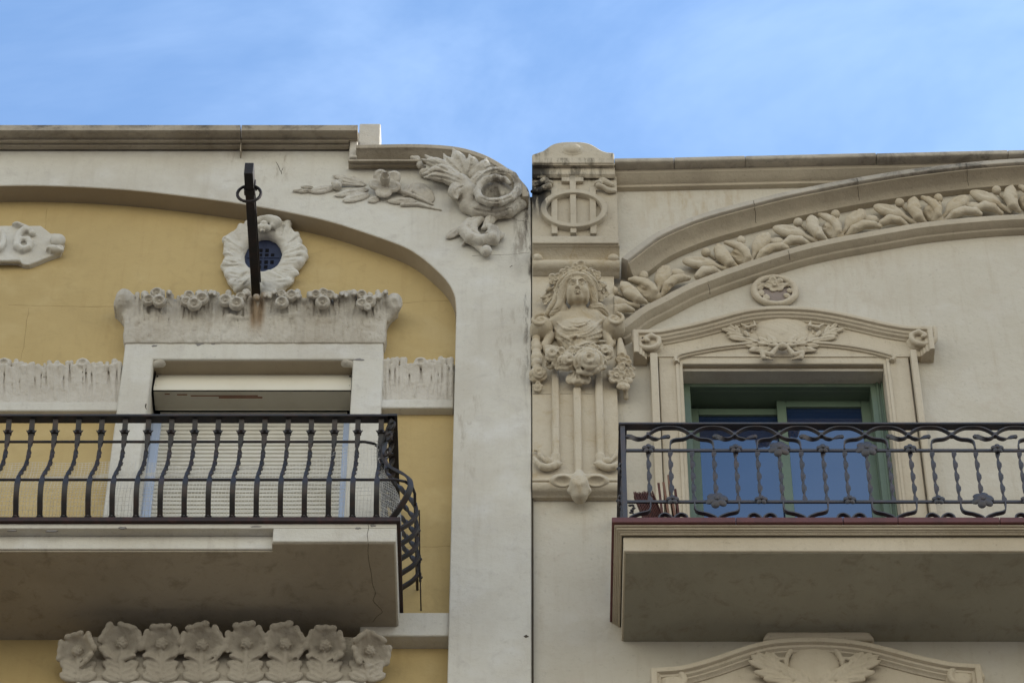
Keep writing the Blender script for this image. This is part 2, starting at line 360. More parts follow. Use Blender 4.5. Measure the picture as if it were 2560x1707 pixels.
# ------------------------------------------------------------------ sculpting: distance fields turned into one mesh
class Field:
    def __init__(s, lo, hi, h):
        s.lo = np.array(lo, float); s.h = h
        s.n = [int(math.ceil((b - a) / h)) + 1 for a, b in zip(lo, hi)]
        s.D = np.full(s.n, 0.5, np.float32)
        s.ax = [s.lo[i] + h * np.arange(s.n[i]) for i in range(3)]
    def _win(s, lo, hi):
        i0 = [max(0, int((lo[i] - s.lo[i]) / s.h)) for i in range(3)]
        i1 = [min(s.n[i], int((hi[i] - s.lo[i]) / s.h) + 2) for i in range(3)]
        if any(a >= b for a, b in zip(i0, i1)): return None
        sl = tuple(slice(a, b) for a, b in zip(i0, i1))
        X = np.stack(np.meshgrid(s.ax[0][sl[0]], s.ax[1][sl[1]], s.ax[2][sl[2]], indexing='ij'), -1)
        return sl, X
    def _put(s, sl, d, k, sub):
        A = s.D[sl]; d = d.astype(np.float32)
        if sub:
            d = -d
            if k: hh = np.maximum(k - np.abs(A - d), 0) / k; s.D[sl] = np.maximum(A, d) + hh * hh * k * 0.25
            else: s.D[sl] = np.maximum(A, d)
        else:
            if k: hh = np.maximum(k - np.abs(A - d), 0) / k; s.D[sl] = np.minimum(A, d) - hh * hh * k * 0.25
            else: s.D[sl] = np.minimum(A, d)
    def ell(s, c, r, rot=None, k=0.01, sub=False):
        c = np.array(c, float); r = np.array(r if hasattr(r, '__len__') else (r, r, r), float)
        m = r.max() + k + 2 * s.h + 0.012
        w = s._win(c - m, c + m)
        if w is None: return s
        sl, X = w; p = X - c
        if rot is not None: p = p @ np.array(rot, float)
        k0 = np.sqrt(((p / r) ** 2).sum(-1)); k1 = np.sqrt(((p / (r * r)) ** 2).sum(-1)) + 1e-9
        d = k0 * (k0 - 1.0) / k1
        d = np.where(k0 < 1e-3, -r.min(), d)
        s._put(sl, d, k, sub); return s
    def cap(s, a, b, ra, rb, k=0.01, sub=False):
        a = np.array(a, float); b = np.array(b, float); m = max(ra, rb) + k + 2 * s.h + 0.012
        w = s._win(np.minimum(a, b) - m, np.maximum(a, b) + m)
        if w is None: return s
        sl, X = w; p = X - a; ba = b - a
        t = np.clip((p @ ba) / max(1e-9, ba @ ba), 0, 1)
        d = np.linalg.norm(p - t[..., None] * ba, axis=-1) - (ra + (rb - ra) * t)
        s._put(sl, d, k, sub); return s
    def chain(s, pts, rad, k=0.01, sub=False):
        if not hasattr(rad, '__len__'): rad = [rad] * len(pts)
        for i in range(len(pts) - 1): s.cap(pts[i], pts[i + 1], rad[i], rad[i + 1], k, sub)
        return s
    def box(s, lo, hi, r=0.004, k=0.0, sub=False):
        lo = np.array(lo, float); hi = np.array(hi, float)
        w = s._win(lo - 0.03, hi + 0.03)
        if w is None: return s
        sl, X = w; q = np.abs(X - (lo + hi) / 2) - (hi - lo) / 2 + r
        d = np.linalg.norm(np.maximum(q, 0), axis=-1) + np.minimum(q.max(-1), 0) - r
        s._put(sl, d, k, sub); return s
    def on(s, p, off=0.0):
        """the point of the sculpted surface straight behind p (looking up from the street), raised by off"""
        p = Vector(p); d = (p - Vector((0, -DIST, EYE))).normalized()
        ts = np.arange(0, 0.42, s.h * .7); Q = np.array(p)[None] + ts[:, None] * np.array(d)[None]
        I = np.rint((Q - s.lo) / s.h).astype(int); ok = ((I >= 0) & (I < np.array(s.n))).all(1); I = np.where(ok[:, None], I, 0)
        q = np.nonzero(ok & (s.D[I[:, 0], I[:, 1], I[:, 2]] < 0))[0]
        if len(q) == 0: return p + d * .2
        return Vector(Q[q[0]]) + Vector((0, -off, 0))
    def line(s, pts, rad, k=0.004, sub=True, off=None, n=5):
        """a groove (or a raised fold) that follows the surface"""
        q = smooth_path([Vector(p) for p in pts], n)
        rr = rad if hasattr(rad, '__len__') else [rad] * len(pts)
        r = [float(np.interp(i / (len(q) - 1) * (len(rr) - 1), range(len(rr)), rr)) for i in range(len(q))]
        q = [s.on(p, (-.0 if off is None else off)) for p in q]
        s.chain(q, r, k, sub); return s
    def leaf(s, a, b, w, th=0.014, k=0.008, crease=True, nrm=(0, -1, 0), belly=0.45):
        """a pointed leaf from stalk a to tip b, w half-width"""
        a = Vector(a); b = Vector(b); t = (b - a).normalized(); n = Vector(nrm); n = (n - t * n.dot(t)).normalized(); q = t.cross(n)
        rot = np.array([list(t), list(q), list(n)]).T
        Lh = (b - a).length / 2
        s.ell(a.lerp(b, belly), (Lh * 1.02, w, th), rot, k)
        s.chain([a.lerp(b, 0.6), b], [min(w * 0.42, th), 0.003], k)
        if crease:
            for sg in (-1, 1):
                s.ell(a.lerp(b, .52) + q * sg * w * .46 + n * th * 1.25, (Lh * .72, w * .34, th * .62), rot, 0.004, True)
            s.chain([a.lerp(b, 0.05) + n * th * .8, a.lerp(b, 0.5) + n * th * .85, a.lerp(b, 0.92) + n * th * .5], [0.003, 0.004, 0.002], 0.003)
        return s
    def flower(s, c, r, n=5, nrm=(0, -1, 0), heart='cup', ph=0.0, th=0.3, k=0.006, up=(0, 0, 1), jit=0.12):
        c = Vector(c); nn = Vector(nrm).normalized(); u = Vector(up); u = (u - nn * u.dot(nn)).normalized(); v = nn.cross(u)
        for i in range(n):
            a = ph + 2 * math.pi * i / n
            d = u * math.cos(a) + v * math.sin(a); e = nn.cross(d)
            rr = r * (1 + random.uniform(-jit, jit))
            ax = (d + nn * 0.28).normalized(); ax2 = (nn - ax * nn.dot(ax)).normalized()
            rot = np.array([list(ax), list(e), list(ax2)]).T
            pc = c + d * rr * 0.58 + nn * r * 0.12
            s.ell(pc, (rr * 0.46, rr * 0.44, rr * th * 0.55), rot, k * 0.5)
            s.ell(pc + ax2 * rr * th * 0.62, (rr * 0.33, rr * 0.30, rr * th * 0.42), rot, 0.004, True)
        if heart == 'cup':
            s.ell(c + nn * r * 0.28, r * 0.30, None, k); s.ell(c + nn * r * 0.56, r * 0.24, None, 0.003, True)
        elif heart == 'seed':
            s.ell(c + nn * r * 0.16, r * 0.27, None, k)
            for i in range(14):
                a = i * 2.4; q = r * 0.24 * math.sqrt((i + 0.5) / 14)
                s.ell(c + nn * r * 0.42 + (u * math.cos(a) + v * math.sin(a)) * q, r * 0.055, None, 0.002)
        return s
    def poppy(s, c, r, nrm, ph=0.0, k=0.008, up=(0, 0, 1)):
        """an open, ruffled bloom: broad overlapping petals round a hollow with a seed head"""
        c = Vector(c); nn = Vector(nrm).normalized(); u = Vector(up); u = (u - nn * u.dot(nn)).normalized(); v = nn.cross(u)
        D = lambda a: u * math.cos(a) + v * math.sin(a)
        for i in range(5):
            a = ph + 2 * math.pi * i / 5 + random.uniform(-.10, .10); d = D(a); e = nn.cross(d); rr = r * random.uniform(.92, 1.08)
            ax = (d + nn * .55).normalized(); ax2 = (nn - ax * nn.dot(ax)).normalized(); rot = np.array([list(ax), list(e), list(ax2)]).T
            pc = c + d * rr * .56 + nn * r * (.16 + .05 * (i % 2))
            s.ell(pc, (rr * .50, rr * .60, rr * .17), rot, .004)
            for q in (-.36, .0, .36):
                s.ell(pc + ax * rr * .40 + e * rr * q + ax2 * rr * .04, (rr * .17, rr * .22, rr * .13), rot, .010)
            s.ell(pc + ax2 * rr * .20 - ax * rr * .04, (rr * .40, rr * .44, rr * .15), rot, .006, True)
        for i in range(5):
            a = ph + 2 * math.pi * (i + .5) / 5; s.chain([c + D(a) * r * .34 + nn * r * .26, c + D(a) * r * .70 + nn * r * .44, c + D(a) * r * 1.05 + nn * r * .62], [r * .05, r * .085, r * .09], .005, True)
        s.ell(c + nn * r * .42, r * .33, None, .006, True)
        s.ell(c + nn * r * .18, (r * .30,) * 3, None, .004)
        for i in range(18):
            a = i * 2.4; q = r * .30 * math.sqrt((i + .5) / 18); s.ell(c + nn * r * (.47 - .16 * i / 18) + D(a) * q, r * .062, None, .001)
        return s
    def rose(s, c, r, nrm=(0, -1, 0), k=0.006):
        c = Vector(c); nn = Vector(nrm).normalized(); u = nn.orthogonal().normalized(); v = nn.cross(u)
        s.ell(c, r * 0.80, None, k)
        m = 18; pt = lambda a, q, h_: c + nn * r * h_ + (u * math.cos(a) + v * math.sin(a)) * r * q
        for (q, h_, w, n_) in ((.86, .08, .20, 5), (.60, .40, .17, 4), (.34, .62, .14, 3)):
            for i in range(n_):                                  # rolled petals that overlap round the heart
                a0 = 2 * math.pi * (i + q * 3) / n_; sp = 2 * math.pi / n_ * 1.15
                s.chain([pt(a0 + sp * t / 6, q * (1 + .10 * (t - 3) / 3), h_ + .05 * math.sin(math.pi * t / 6)) for t in range(7)], [r * w * (.6 + .4 * math.sin(math.pi * t / 6)) for t in range(7)], .002)
        s.ell(c + nn * r * .80, r * .17, None, .003, True)
        return s
    def rough(s, amp, freq=60.0):
        """a hand-worked surface: small lumps in the plaster"""
        X = [a[:, None, None] if i == 0 else (a[None, :, None] if i == 1 else a[None, None, :]) for i, a in enumerate(s.ax)]
        f = freq
        s.D += (amp * (np.sin(X[0] * f + 1.3 * np.sin(X[2] * f * 0.7)) * np.sin(X[2] * f * 0.9 + np.sin(X[1] * f + X[0] * f * 0.5)) +
                       0.6 * np.sin(X[0] * f * 2.3 + X[2] * f * 1.1) * np.sin(X[1] * f * 1.9 + X[2] * f * 2.1))).astype(np.float32)
        return s
    def build(s, name, mat, parent=None, label=None, shade=True):
        D = s.D; n = np.array(D.shape) - 1
        for q in (D[1, :, :], D[-2, :, :], D[:, 1, :], D[:, :, 1], D[:, :, -2]): np.maximum(q, 0.3 * s.h, out=q)      # close it where it meets the sides of the field
        for q in (D[0, :, :], D[-1, :, :], D[:, 0, :], D[:, :, 0], D[:, :, -1]): np.maximum(q, s.h, out=q)
        corners = [(i, j, k) for i in (0, 1) for j in (0, 1) for k in (0, 1)]
        cs = lambda c: D[c[0]:c[0] + n[0], c[1]:c[1] + n[1], c[2]:c[2] + n[2]]
        mn = np.minimum.reduce([cs(c) for c in corners]); mx = np.maximum.reduce([cs(c) for c in corners])
        act = (mn < 0) & (mx >= 0)
        idx = np.argwhere(act)
        if len(idx) == 0: raise RuntimeError('empty field ' + name)
        vid = np.full(act.shape, -1, np.int64); vid[act] = np.arange(len(idx))
        val = {c: D[idx[:, 0] + c[0], idx[:, 1] + c[1], idx[:, 2] + c[2]] for c in corners}
        acc = np.zeros((len(idx), 3)); cnt = np.zeros(len(idx))
        for c in corners:
            for a in range(3):
                if c[a] == 0:
                    e = list(c); e[a] = 1; e = tuple(e)
                    d0, d1 = val[c], val[e]; mk = (d0 < 0) != (d1 < 0)
                    t = np.where(mk, d0 / np.where(mk, d0 - d1, 1), 0)
                    p = np.tile(np.array(c, float), (len(idx), 1)); p[:, a] += t
                    acc[mk] += p[mk]; cnt[mk] += 1
        V = s.lo + (idx + acc / cnt[:, None]) * s.h
        F = []
        for a in range(3):
            b, c = (a + 1) % 3, (a + 2) % 3
            sa = [slice(None)] * 3; sa[a] = slice(0, D.shape[a] - 1); s1 = [slice(None)] * 3; s1[a] = slice(1, None)
            d0, d1 = D[tuple(sa)], D[tuple(s1)]
            q = np.argwhere((d0 < 0) != (d1 < 0))
            ok = (q[:, b] > 0) & (q[:, c] > 0) & (q[:, b] < D.shape[b] - 1) & (q[:, c] < D.shape[c] - 1)
            q = q[ok]; flip = d0[q[:, 0], q[:, 1], q[:, 2]] < 0
            def g(db, dc):
                r = q.copy(); r[:, b] -= db; r[:, c] -= dc; return vid[r[:, 0], r[:, 1], r[:, 2]]
            quad = np.stack([g(1, 1), g(0, 1), g(0, 0), g(1, 0)], 1)
            quad[~flip] = quad[~flip][:, ::-1]
            F.append(quad)
        F = np.concatenate(F)
        me = bpy.data.meshes.new(name)
        me.vertices.add(len(V)); me.vertices.foreach_set('co', V.astype(np.float32).ravel())
        me.loops.add(F.size); me.loops.foreach_set('vertex_index', F.astype(np.int32).ravel())
        me.polygons.add(len(F)); me.polygons.foreach_set('loop_start', np.arange(0, F.size, 4, dtype=np.int32)); 
        me.update(calc_edges=True); me.validate()
        me.polygons.foreach_set('use_smooth', np.ones(len(me.polygons), bool))
        me.materials.append(mat)
        o = bpy.data.objects.new(name, me); COL.objects.link(o)
        if label: o['label'] = label
        return adopt(o, parent)
def field_at(c1, c2, o_lo, o_hi, h, pad=0.03):
    """a field spanning two image corners (functions already evaluated as points)"""
    lo = [min(c1.x, c2.x) - pad, -o_hi, min(c1.z, c2.z) - pad]; hi = [max(c1.x, c2.x) + pad, -o_lo, max(c1.z, c2.z) + pad]
    return Field(lo, hi, h)
def smooth_path(pts, n=6):
    """Catmull-Rom through 2-D or 3-D points"""
    p = [Vector(q) for q in pts]; p = [p[0] * 2 - p[1]] + p + [p[-1] * 2 - p[-2]]; out = []
    for i in range(1, len(p) - 2):
        for j in range(n):
            t = j / n
            out.append(0.5 * ((2 * p[i]) + (p[i + 1] - p[i - 1]) * t + (2 * p[i - 1] - 5 * p[i] + 4 * p[i + 1] - p[i + 2]) * t * t + (-p[i - 1] + 3 * p[i] - 3 * p[i + 1] + p[i + 2]) * t ** 3))
    out.append(p[-2]); return out
def xz(pts): return [(p.x, p.z) for p in pts]
def ribbon_crack(mb, pts, w, lift=0.0015):
    """a hairline crack: a thin raised line of dirt lying on the surface (points already on it)"""
    pts = [Vector(p) for p in pts]
    for i in range(len(pts) - 1):
        pass
    mb.tube(pts, [w * random.uniform(0.5, 1.1) for _ in pts], k=5)
def jag(a, b, n, amp, axis=0):
    a = Vector(a); b = Vector(b); out = []; off = 0
    for i in range(n + 1):
        t = i / n; off = off * 0.6 + random.uniform(-amp, amp) if 0 < i < n else 0
        p = a.lerp(b, t)
        if axis == 0: p.x += off
        else: p.z += off
        out.append(p)
    return out
# ================================================================== the street
XL, XR = -4.6, 4.6                      # the fronts reach a little past the frame
gm = MB(); gm.add([(-300, -300, 0), (300, -300, 0), (300, 300, 0), (-300, 300, 0)], [(0, 1, 2, 3)])
tag(gm.build('ground', M['ground']), None, None, kind='structure')

# ================================================================== the left house
XJ = PX(1328, 900, 0.0)                 # where the two houses meet
LB = thing('yellow_house', (-2.2, 0.2, 0), 'ochre yellow house with white stucco arch, flower reliefs and a black iron balcony', 'building')
OY = -0.13                              # the ochre wall lies 13 cm behind the white front
ZR = PZ(375, 0.0)
mb = MB(); mb.box(XL, XJ - 0.02, 0.135, 9.0, 0.0, ZR - 0.05)
WX0, WX1 = PX(362, 960, -0.05), PX(892, 960, -0.05)           # the French window's opening
WZT = PZ(893, 0.07 + OY + 0.02)
# ochre wall: one sheet with the window cut out of it
mw = MB()
def wall_sheet(mb, x0, x1, z0, z1, y, thick, holes):
    """a wall panel with rectangular openings"""
    xs = sorted({x0, x1} | {h[0] for h in holes} | {h[1] for h in holes}); zs = sorted({z0, z1} | {h[2] for h in holes} | {h[3] for h in holes})
    for i in range(len(xs) - 1):
        for j in range(len(zs) - 1):
            cx, cz = (xs[i] + xs[i + 1]) / 2, (zs[j] + zs[j + 1]) / 2
            if any(h[0] < cx < h[1] and h[2] < cz < h[3] for h in holes): continue
            mb.box(xs[i], xs[i + 1], y, y + thick, zs[j], zs[j + 1])
SLAB_L = PZ(1292, 0.60)                 # top of the left balcony slab
wall_sheet(mw, XL, XJ - 0.10, 12.5, ZR - 0.1, 0.13, 0.30, [(WX0, WX1, SLAB_L - 0.03, WZT + 0.02)])
mw.box(XL, XJ - 0.10, 0.13, 0.43, 0.0, 12.5)
mw.build('wall', M['yellow'], LB, smooth=30)
mb2 = MB(); mb2.box(XL - 9, XL, 0.2, 9.0, 0.0, ZR - 0.12); mb2.box(XL, XJ - 0.02, 0.90, 9.0, 0.0, ZR - 0.12); mb2.box(XL, XJ + 0.02, 0.43, 0.90, WZT + 0.3, ZR - 0.12)  # outermost box is unseen, added to widen the house against the sun
mb2.box(XL, WX0 - 0.3, 0.43, 0.9, 0.0, WZT + 0.3); mb2.box(WX1 + 0.3, XJ - 0.02, 0.43, 0.9, 0.0, WZT + 0.3); mb2.box(WX0 - 0.3, WX1 + 0.3, 0.43, 0.9, 0.0, SLAB_L - 0.05)
mb2.build('house_body', M['roof'], LB)

# white front: one plate with the arch cut out
inner = [(-420, 480), (-200, 468), (0, 464), (83, 463.4), (180, 466), (265, 470.5), (350, 477), (431, 486), (515, 496.5), (609, 510), (718, 529.5), (827, 554), (936, 589), (1009, 616), (1050, 640), (1081.7, 666), (1105, 688), (1118, 703), (1130, 722), (1138, 745), (1140.6, 778)]
ip = smooth_path([P(u, v, 0.0) for u, v in inner], 4)
xp = PX(1128, 1300, 0.0)
arch = xz(ip); arch[-1] = (xp, arch[-1][1])
lc_top = [(893, 372), (951, 360), (1025, 358.5), (1100, 361), (1140, 365), (1180, 374), (1220, 389), (1260, 412), (1290, 433), (1310, 452), (1322, 470), (1327, 500)]
topc = [ (XL, ZR), (PX(893, 372, 0), ZR) ]
outer = xz(smooth_path([P(u, v + 6, 0.0) for u, v in lc_top[1:]], 3))
poly = [(XL, ZR)] + [(PX(951, 360, 0), ZR + 0.0)] + outer + [(XJ, outer[-1][1] - 0.1), (XJ, 12.5), (xp, 12.5)] + arch[::-1]
poly = [q for q in poly]
poly.append((XL, arch[0][1] - 0.25))
mp = MB(); mp.prism(poly, 0.0, 0.14)
mp.build('arch_front', M['white'], LB, bevel=0.006, smooth=30)
mp = MB(); mp.box(xp, XJ, 0.0, 0.14, 0.0, 12.5); mp.build('pilaster_base', M['white'], LB)
# arch soffit skin in a browner render than the white front
ms = MB(); sp = [(p.x, p.z) for p in ip]; sp[-1] = (xp, sp[-1][1])
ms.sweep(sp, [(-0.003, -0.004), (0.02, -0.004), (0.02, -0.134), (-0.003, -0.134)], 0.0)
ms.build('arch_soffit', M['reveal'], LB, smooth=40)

mj = MB(); mj.box(XJ - .03, XJ + .012, .04, .9, 0, PZ(480, 0)); mj.build('party_joint', M['crack'], LB)

# ---- the cornice: straight upper run, its return, and the lower run that ends in a scroll
CO = 0.145
zt = PZ(313, CO); zb = PZ(374, 0.01)
def zc(v, o): return PZ(v, o)
xe_hi = PX(893, 340, CO); xe_lo = PX(872, 360, 0.05)
hi_prof = [(zt, 0.0), (zt, CO), (zc(326, CO), CO), (zc(329, CO - 0.005), CO - 0.012), (zc(336, 0.115), 0.112), (zc(345, 0.085), 0.082), (zc(346, 0.08), 0.08), (zc(347.5, 0.08), 0.08), (zc(347.5, 0.08), 0.0)]
lo_prof = [(zc(347.5, 0.08), 0.0), (zc(347.5, 0.075), 0.075), (zc(353, 0.075), 0.075), (zc(357, 0.06), 0.06), (zc(360, 0.045), 0.045), (zc(364, 0.045), 0.045), (zc(374, 0.012), 0.012), (zc(374.5, 0.0), 0.0)]
mc = MB()
def extr(mb, prof, x0, x1):
    n = len(prof)
    mb.add([(x0, -o, z) for z, o in prof] + [(x1, -o, z) for z, o in prof], [tuple(range(n)), tuple(range(2 * n - 1, n - 1, -1))] + [(i, i + n, (i + 1) % n + n, (i + 1) % n) for i in range(n)])
XS = PX(601, 330, CO)                                  # the open joint in the cornice
extr(mc, hi_prof, XL, XS - 0.003); extr(mc, lo_prof, XL, XS - 0.003); extr(mc, hi_prof, XS + 0.003, xe_hi); extr(mc, lo_prof, XS + 0.003, xe_lo)
mc.box(XS - 0.003, XS + 0.003, -0.06, 0.1, zt - 0.16, zt - 0.02)
mc.build('cornice', M['cornice'], LB, bevel=0.004, smooth=40)
mc = MB()                                              # the white stub above the step
mc.box(xe_hi, PX(951, 330, 0.01), -0.012, 0.14, PZ(372, 0.0), PZ(316, -0.01)); mc.box(XL, xe_hi, 0.0, 0.14, ZR - 0.02, PZ(330, 0.0))
mc.box(PX(872, 400, 0.05), xe_hi, -0.06, 0.0, PZ(398, 0.045), PZ(347.5, 0.07))
mc.build('parapet_block', M['white_low'], LB, bevel=0.008)
# lower run
up = smooth_path([P(u, v, 0.10) for u, v in [(890, 362), (951, 361), (1025, 360), (1090, 362), (1140, 367), (1180, 376), (1220, 391), (1260, 414), (1288, 436), (1306, 455), (1316, 474), (1321, 490)]], 5)
mc = MB(); mc.sweep(xz(up), [(0, 0.0), (0, 0.10), (-0.036, 0.10), (-0.040, 0.088), (-0.055, 0.07), (-0.070, 0.04), (-0.078, 0.03), (-0.078, 0.0)], 0.0)
mc.build('cornice_scroll', M['cornice'], LB, bevel=0.004, smooth=40)
lz = [PZ(v, o) for v, o in ((398, 0.075), (403, 0.075), (407, 0.055), (410, 0.045), (413, 0.045), (420, 0.012))]
mc = MB(); pr = list(zip(lz, (0.075, 0.075, 0.055, 0.045, 0.045, 0.012))); pr = [(pr[0][0], 0.0)] + pr + [(pr[-1][0], 0.0)]
extr(mc, pr, PX(871, 400, 0.06), PX(1052, 400, 0.06))
mc.build('cornice_moulding', M['cornice'], LB, bevel=0.003, smooth=40)

# ---- acanthus and volute in the corner
c = crop(1030, 350, 5.2258)
F = field_at(c(-60, 40), c(1560, 1120), -0.012, 0.26, 0.0052)
# the bulging bed the scroll turns in
F.ell(c(1090, 690, -0.005), (0.185, 0.085, 0.165), None, 0.02)
F.chain([c(640, 760, .02), c(720, 870, .03), c(860, 930, .04), c(1050, 950, .045), c(1250, 920, .045), c(1400, 830, .035), c(1470, 720, .02)], [.035, .045, .05, .05, .05, .045, .03], .015)
# outer turn: from the leaf over the top, down the right side and back under as a lip
F.chain([c(800, 640, .06), c(830, 540, .08), c(900, 470, .09), c(1040, 420, .09), c(1200, 410, .085), c(1320, 470, .08), c(1385, 570, .09), c(1375, 680, .105), c(1290, 760, .12), c(1150, 810, .13), c(1010, 815, .13), c(890, 770, .12), c(850, 690, .11), c(880, 590, .11), c(960, 520, .12), c(1080, 490, .12), c(1200, 510, .11), c(1280, 570, .10)],
        [.030, .032, .032, .030, .028, .026, .026, .027, .028, .028, .027, .026, .024, .022, .022, .022, .020, .014], .005)
F.ell(c(700, 650, .03), (.09, .05, .08), None, .02)
F.ell(c(1105, 640, .12), (.080, .13, .100), None, .008, True)          # the hollow eye
F.chain([c(1060, 520, .075), c(1130, 570, .06), c(1170, 640, .045), c(1190, 720, .04)], [.022, .030, .028, .018], .012)
body = [c(160, 430, 0.03), c(330, 440, 0.05), (c(520, 500, 0.07)), c(640, 560, 0.08), c(720, 680, 0.07), c(760, 800, 0.05)]
F.chain(body, [0.03, 0.042, 0.048, 0.052, 0.05, 0.04], 0.02)
# acanthus: flame-like tongues that sweep out of the stem
for pts, w in (([(640, 470), (480, 380), (310, 300), (170, 205)], .034), ([(660, 450), (560, 360), (470, 280), (412, 185)], .030), ([(690, 440), (640, 330), (590, 230), (535, 115)], .040), 
               ([(720, 450), (770, 370), (780, 300), (748, 195)], .040), ([(790, 480), (890, 410), (950, 340), (970, 245)], .038), ([(820, 520), (900, 430), (980, 370), (1070, 330)], .030), ([(860, 540), (960, 440), (1080, 400), (1190, 390)], .024),
               ([(640, 530), (480, 455), (320, 415), (140, 450)], .042), ([(600, 560), (420, 500), (280, 480), (150, 490)], .024), ([(560, 450), (380, 360), (250, 300), (110, 250)], .026), ([(680, 600), (600, 640), (560, 700), (590, 770)], .040)):
    q = smooth_path([c(x, y, .045 + .055 * i_ / 3) for i_, (x, y) in enumerate(pts)], 4); n_ = len(q)
    F.chain(q, [w * (.75 + .45 * math.sin(math.pi * min(1, i_ / n_ * 1.25))) * (1 if i_ < n_ * .6 else max(.10, 1 - (i_ / n_ - .6) / .42)) for i_ in range(n_)], .005)
    F.line([c(x, y, .25) for x, y in pts[:3] + [((pts[2][0] + pts[3][0]) / 2, (pts[2][1] + pts[3][1]) / 2)]], [.003, .008, .007, .003], .004)
for off_, r_ in ((.1, .004),):                # flutes that follow the turn of the scroll
    ring_ = [(800, 640), (830, 540), (900, 470), (1040, 420), (1200, 410), (1320, 470), (1385, 570), (1375, 680), (1290, 760), (1150, 810), (1010, 815), (890, 770)]
    F.line([c(x + (1090 - x) * (.05 + .10 * off_), y + (620 - y) * (.05 + .10 * off_), .3) for x, y in ring_], [r_] * 12, .003)
F.line([c(x, y, .3) for x, y in [(760, 880), (900, 930), (1100, 945), (1300, 890)]], [.004, .009, .009, .004], .006)
F.chain([c(0, 235, 0.05), c(70, 250, 0.06), c(110, 340, 0.05), c(170, 350, 0.045)], [0.014, 0.02, 0.02, 0.01], 0.008)
F.chain([c(640, 620, .05), c(590, 700, .045), c(620, 770, .03)], [.045, .04, .02], .012)
F.rough(0.0016, 55).build('acanthus_scroll', M['white_old'], LB)

# drooping sprig below it
F = field_at(c(420, 950), c(1240, 1560), -0.012, 0.13, 0.0042)
F.chain([c(1080, 980, 0.02), c(1010, 1060, 0.035), c(940, 1160, 0.05)], [0.03, 0.03, 0.018], 0.012)
F.chain([c(960, 1000, 0.02), c(760, 1080, 0.03), c(670, 1180, 0.04), c(760, 1280, 0.05), c(900, 1320, 0.055), c(990, 1260, 0.06), c(1010, 1190, 0.06)], [0.014, 0.032, 0.036, 0.038, 0.036, 0.030, 0.014], 0.004)
F.chain([c(900, 1040, 0.04), c(800, 1120, 0.045), c(800, 1200, 0.05), c(880, 1250, 0.055)], [0.022, 0.030, 0.028, 0.014], 0.004)
F.chain([c(980, 1340, 0.04), c(1060, 1290, 0.05), c(1060, 1180, 0.05), c(1000, 1120, 0.05)], [0.026, 0.042, 0.036, 0.016], 0.004)
F.leaf(c(1060, 1260, 0.03), c(1210, 1230, 0.03), 0.04, 0.022, 0.01, False)
F.leaf(c(640, 1150, 0.012), c(450, 1290, 0.012), 0.034, 0.014); F.leaf(c(720, 1310, 0.015), c(650, 1380, 0.012), 0.012, 0.01)
F.chain([c(720, 1320, 0.02), c(860, 1400, 0.025), c(930, 1450, 0.03)], [0.012, 0.015, 0.02], 0.008); F.ell(c(970, 1450, 0.04), (0.035, 0.035, 0.04), None, 0.01)
F.ell(c(960, 1200, 0.09), (0.016, 0.03, 0.02), None, 0.006, True)
F.rough(0.0013, 60).build('leaf_sprig', M['white_old'], LB)

# flower spray on the frieze
c = crop(730, 400, 6.1895)
F = field_at(c(-20, 120), c(2340, 860), -0.012, 0.16, 0.0042)
fc = c(1445, 390, 0.035)
F.flower(fc, 0.115, 5, (0.05, -1, -0.25), 'none', ph=0.5, th=0.30)
F.chain([fc, fc + Vector((0, -0.075, -0.012))], [0.026, 0.034], 0.006); F.ell(fc + Vector((0, -0.095, -0.016)), (0.026, 0.045, 0.026), None, 0.004, True)
F.chain([c(1640, 470, 0.02), c(1900, 560, 0.015), c(2180, 690, 0.006)], [0.016, 0.014, 0.006], 0.008)
F.chain([c(1700, 700, 0.008), c(1950, 690, 0.01), c(2300, 780, 0.002)], [0.012, 0.012, 0.006], 0.01)
for (x0, y0, x1, y1, w) in ((1160, 460, 640, 560, .030), (1180, 540, 770, 640, .036), (1340, 590, 1180, 650, .03), (1900, 640, 1460, 640, .03), (2150, 640, 1880, 330, .05), (640, 430, 270, 500, .034), (260, 480, 0, 485, .012), (330, 440, 130, 420, .014), (300, 490, 110, 505, .01), (1120, 380, 620, 240, .03), (980, 330, 940, 250, .016), (1740, 560, 1850, 380, .03)):
    F.leaf(c(x0, y0, 0.004), c(x1, y1, 0.008), w * 1.1, 0.017, 0.004)
F.chain([c(1100, 400, 0.01), c(850, 380, 0.015), c(730, 370, 0.02)], [0.008, 0.009, 0.012], 0.006)
for (x, y, q) in ((700, 400, .03), (680, 340, .017), (740, 340, .016), (640, 360, .014)): F.ell(c(x, y, 0.03), q, None, 0.006)
F.rough(0.0013, 60).build('flower_spray', M['white_old'], LB)

# ---- date cartouche
c = crop(0, 520, 9.225)
F = field_at(c(-2400, 180), c(1540, 1380), OY - 0.012, OY + 0.13, 0.0065)
out = [(-2300, 700), (-2100, 420), (-1500, 300), (-700, 240), (0, 225), (130, 262), (260, 245), (600, 290), (850, 375), (980, 450), (1170, 600), (1280, 590), (1440, 690), (1490, 800), (1450, 910), (1400, 1040), (1150, 1130), (880, 1240), (660, 1320), (540, 1310), (400, 1230), (0, 1230), (-900, 1260), (-1800, 1250), (-2250, 1000)]
pl = [c(x, y, OY + 0.03) for x, y in out]
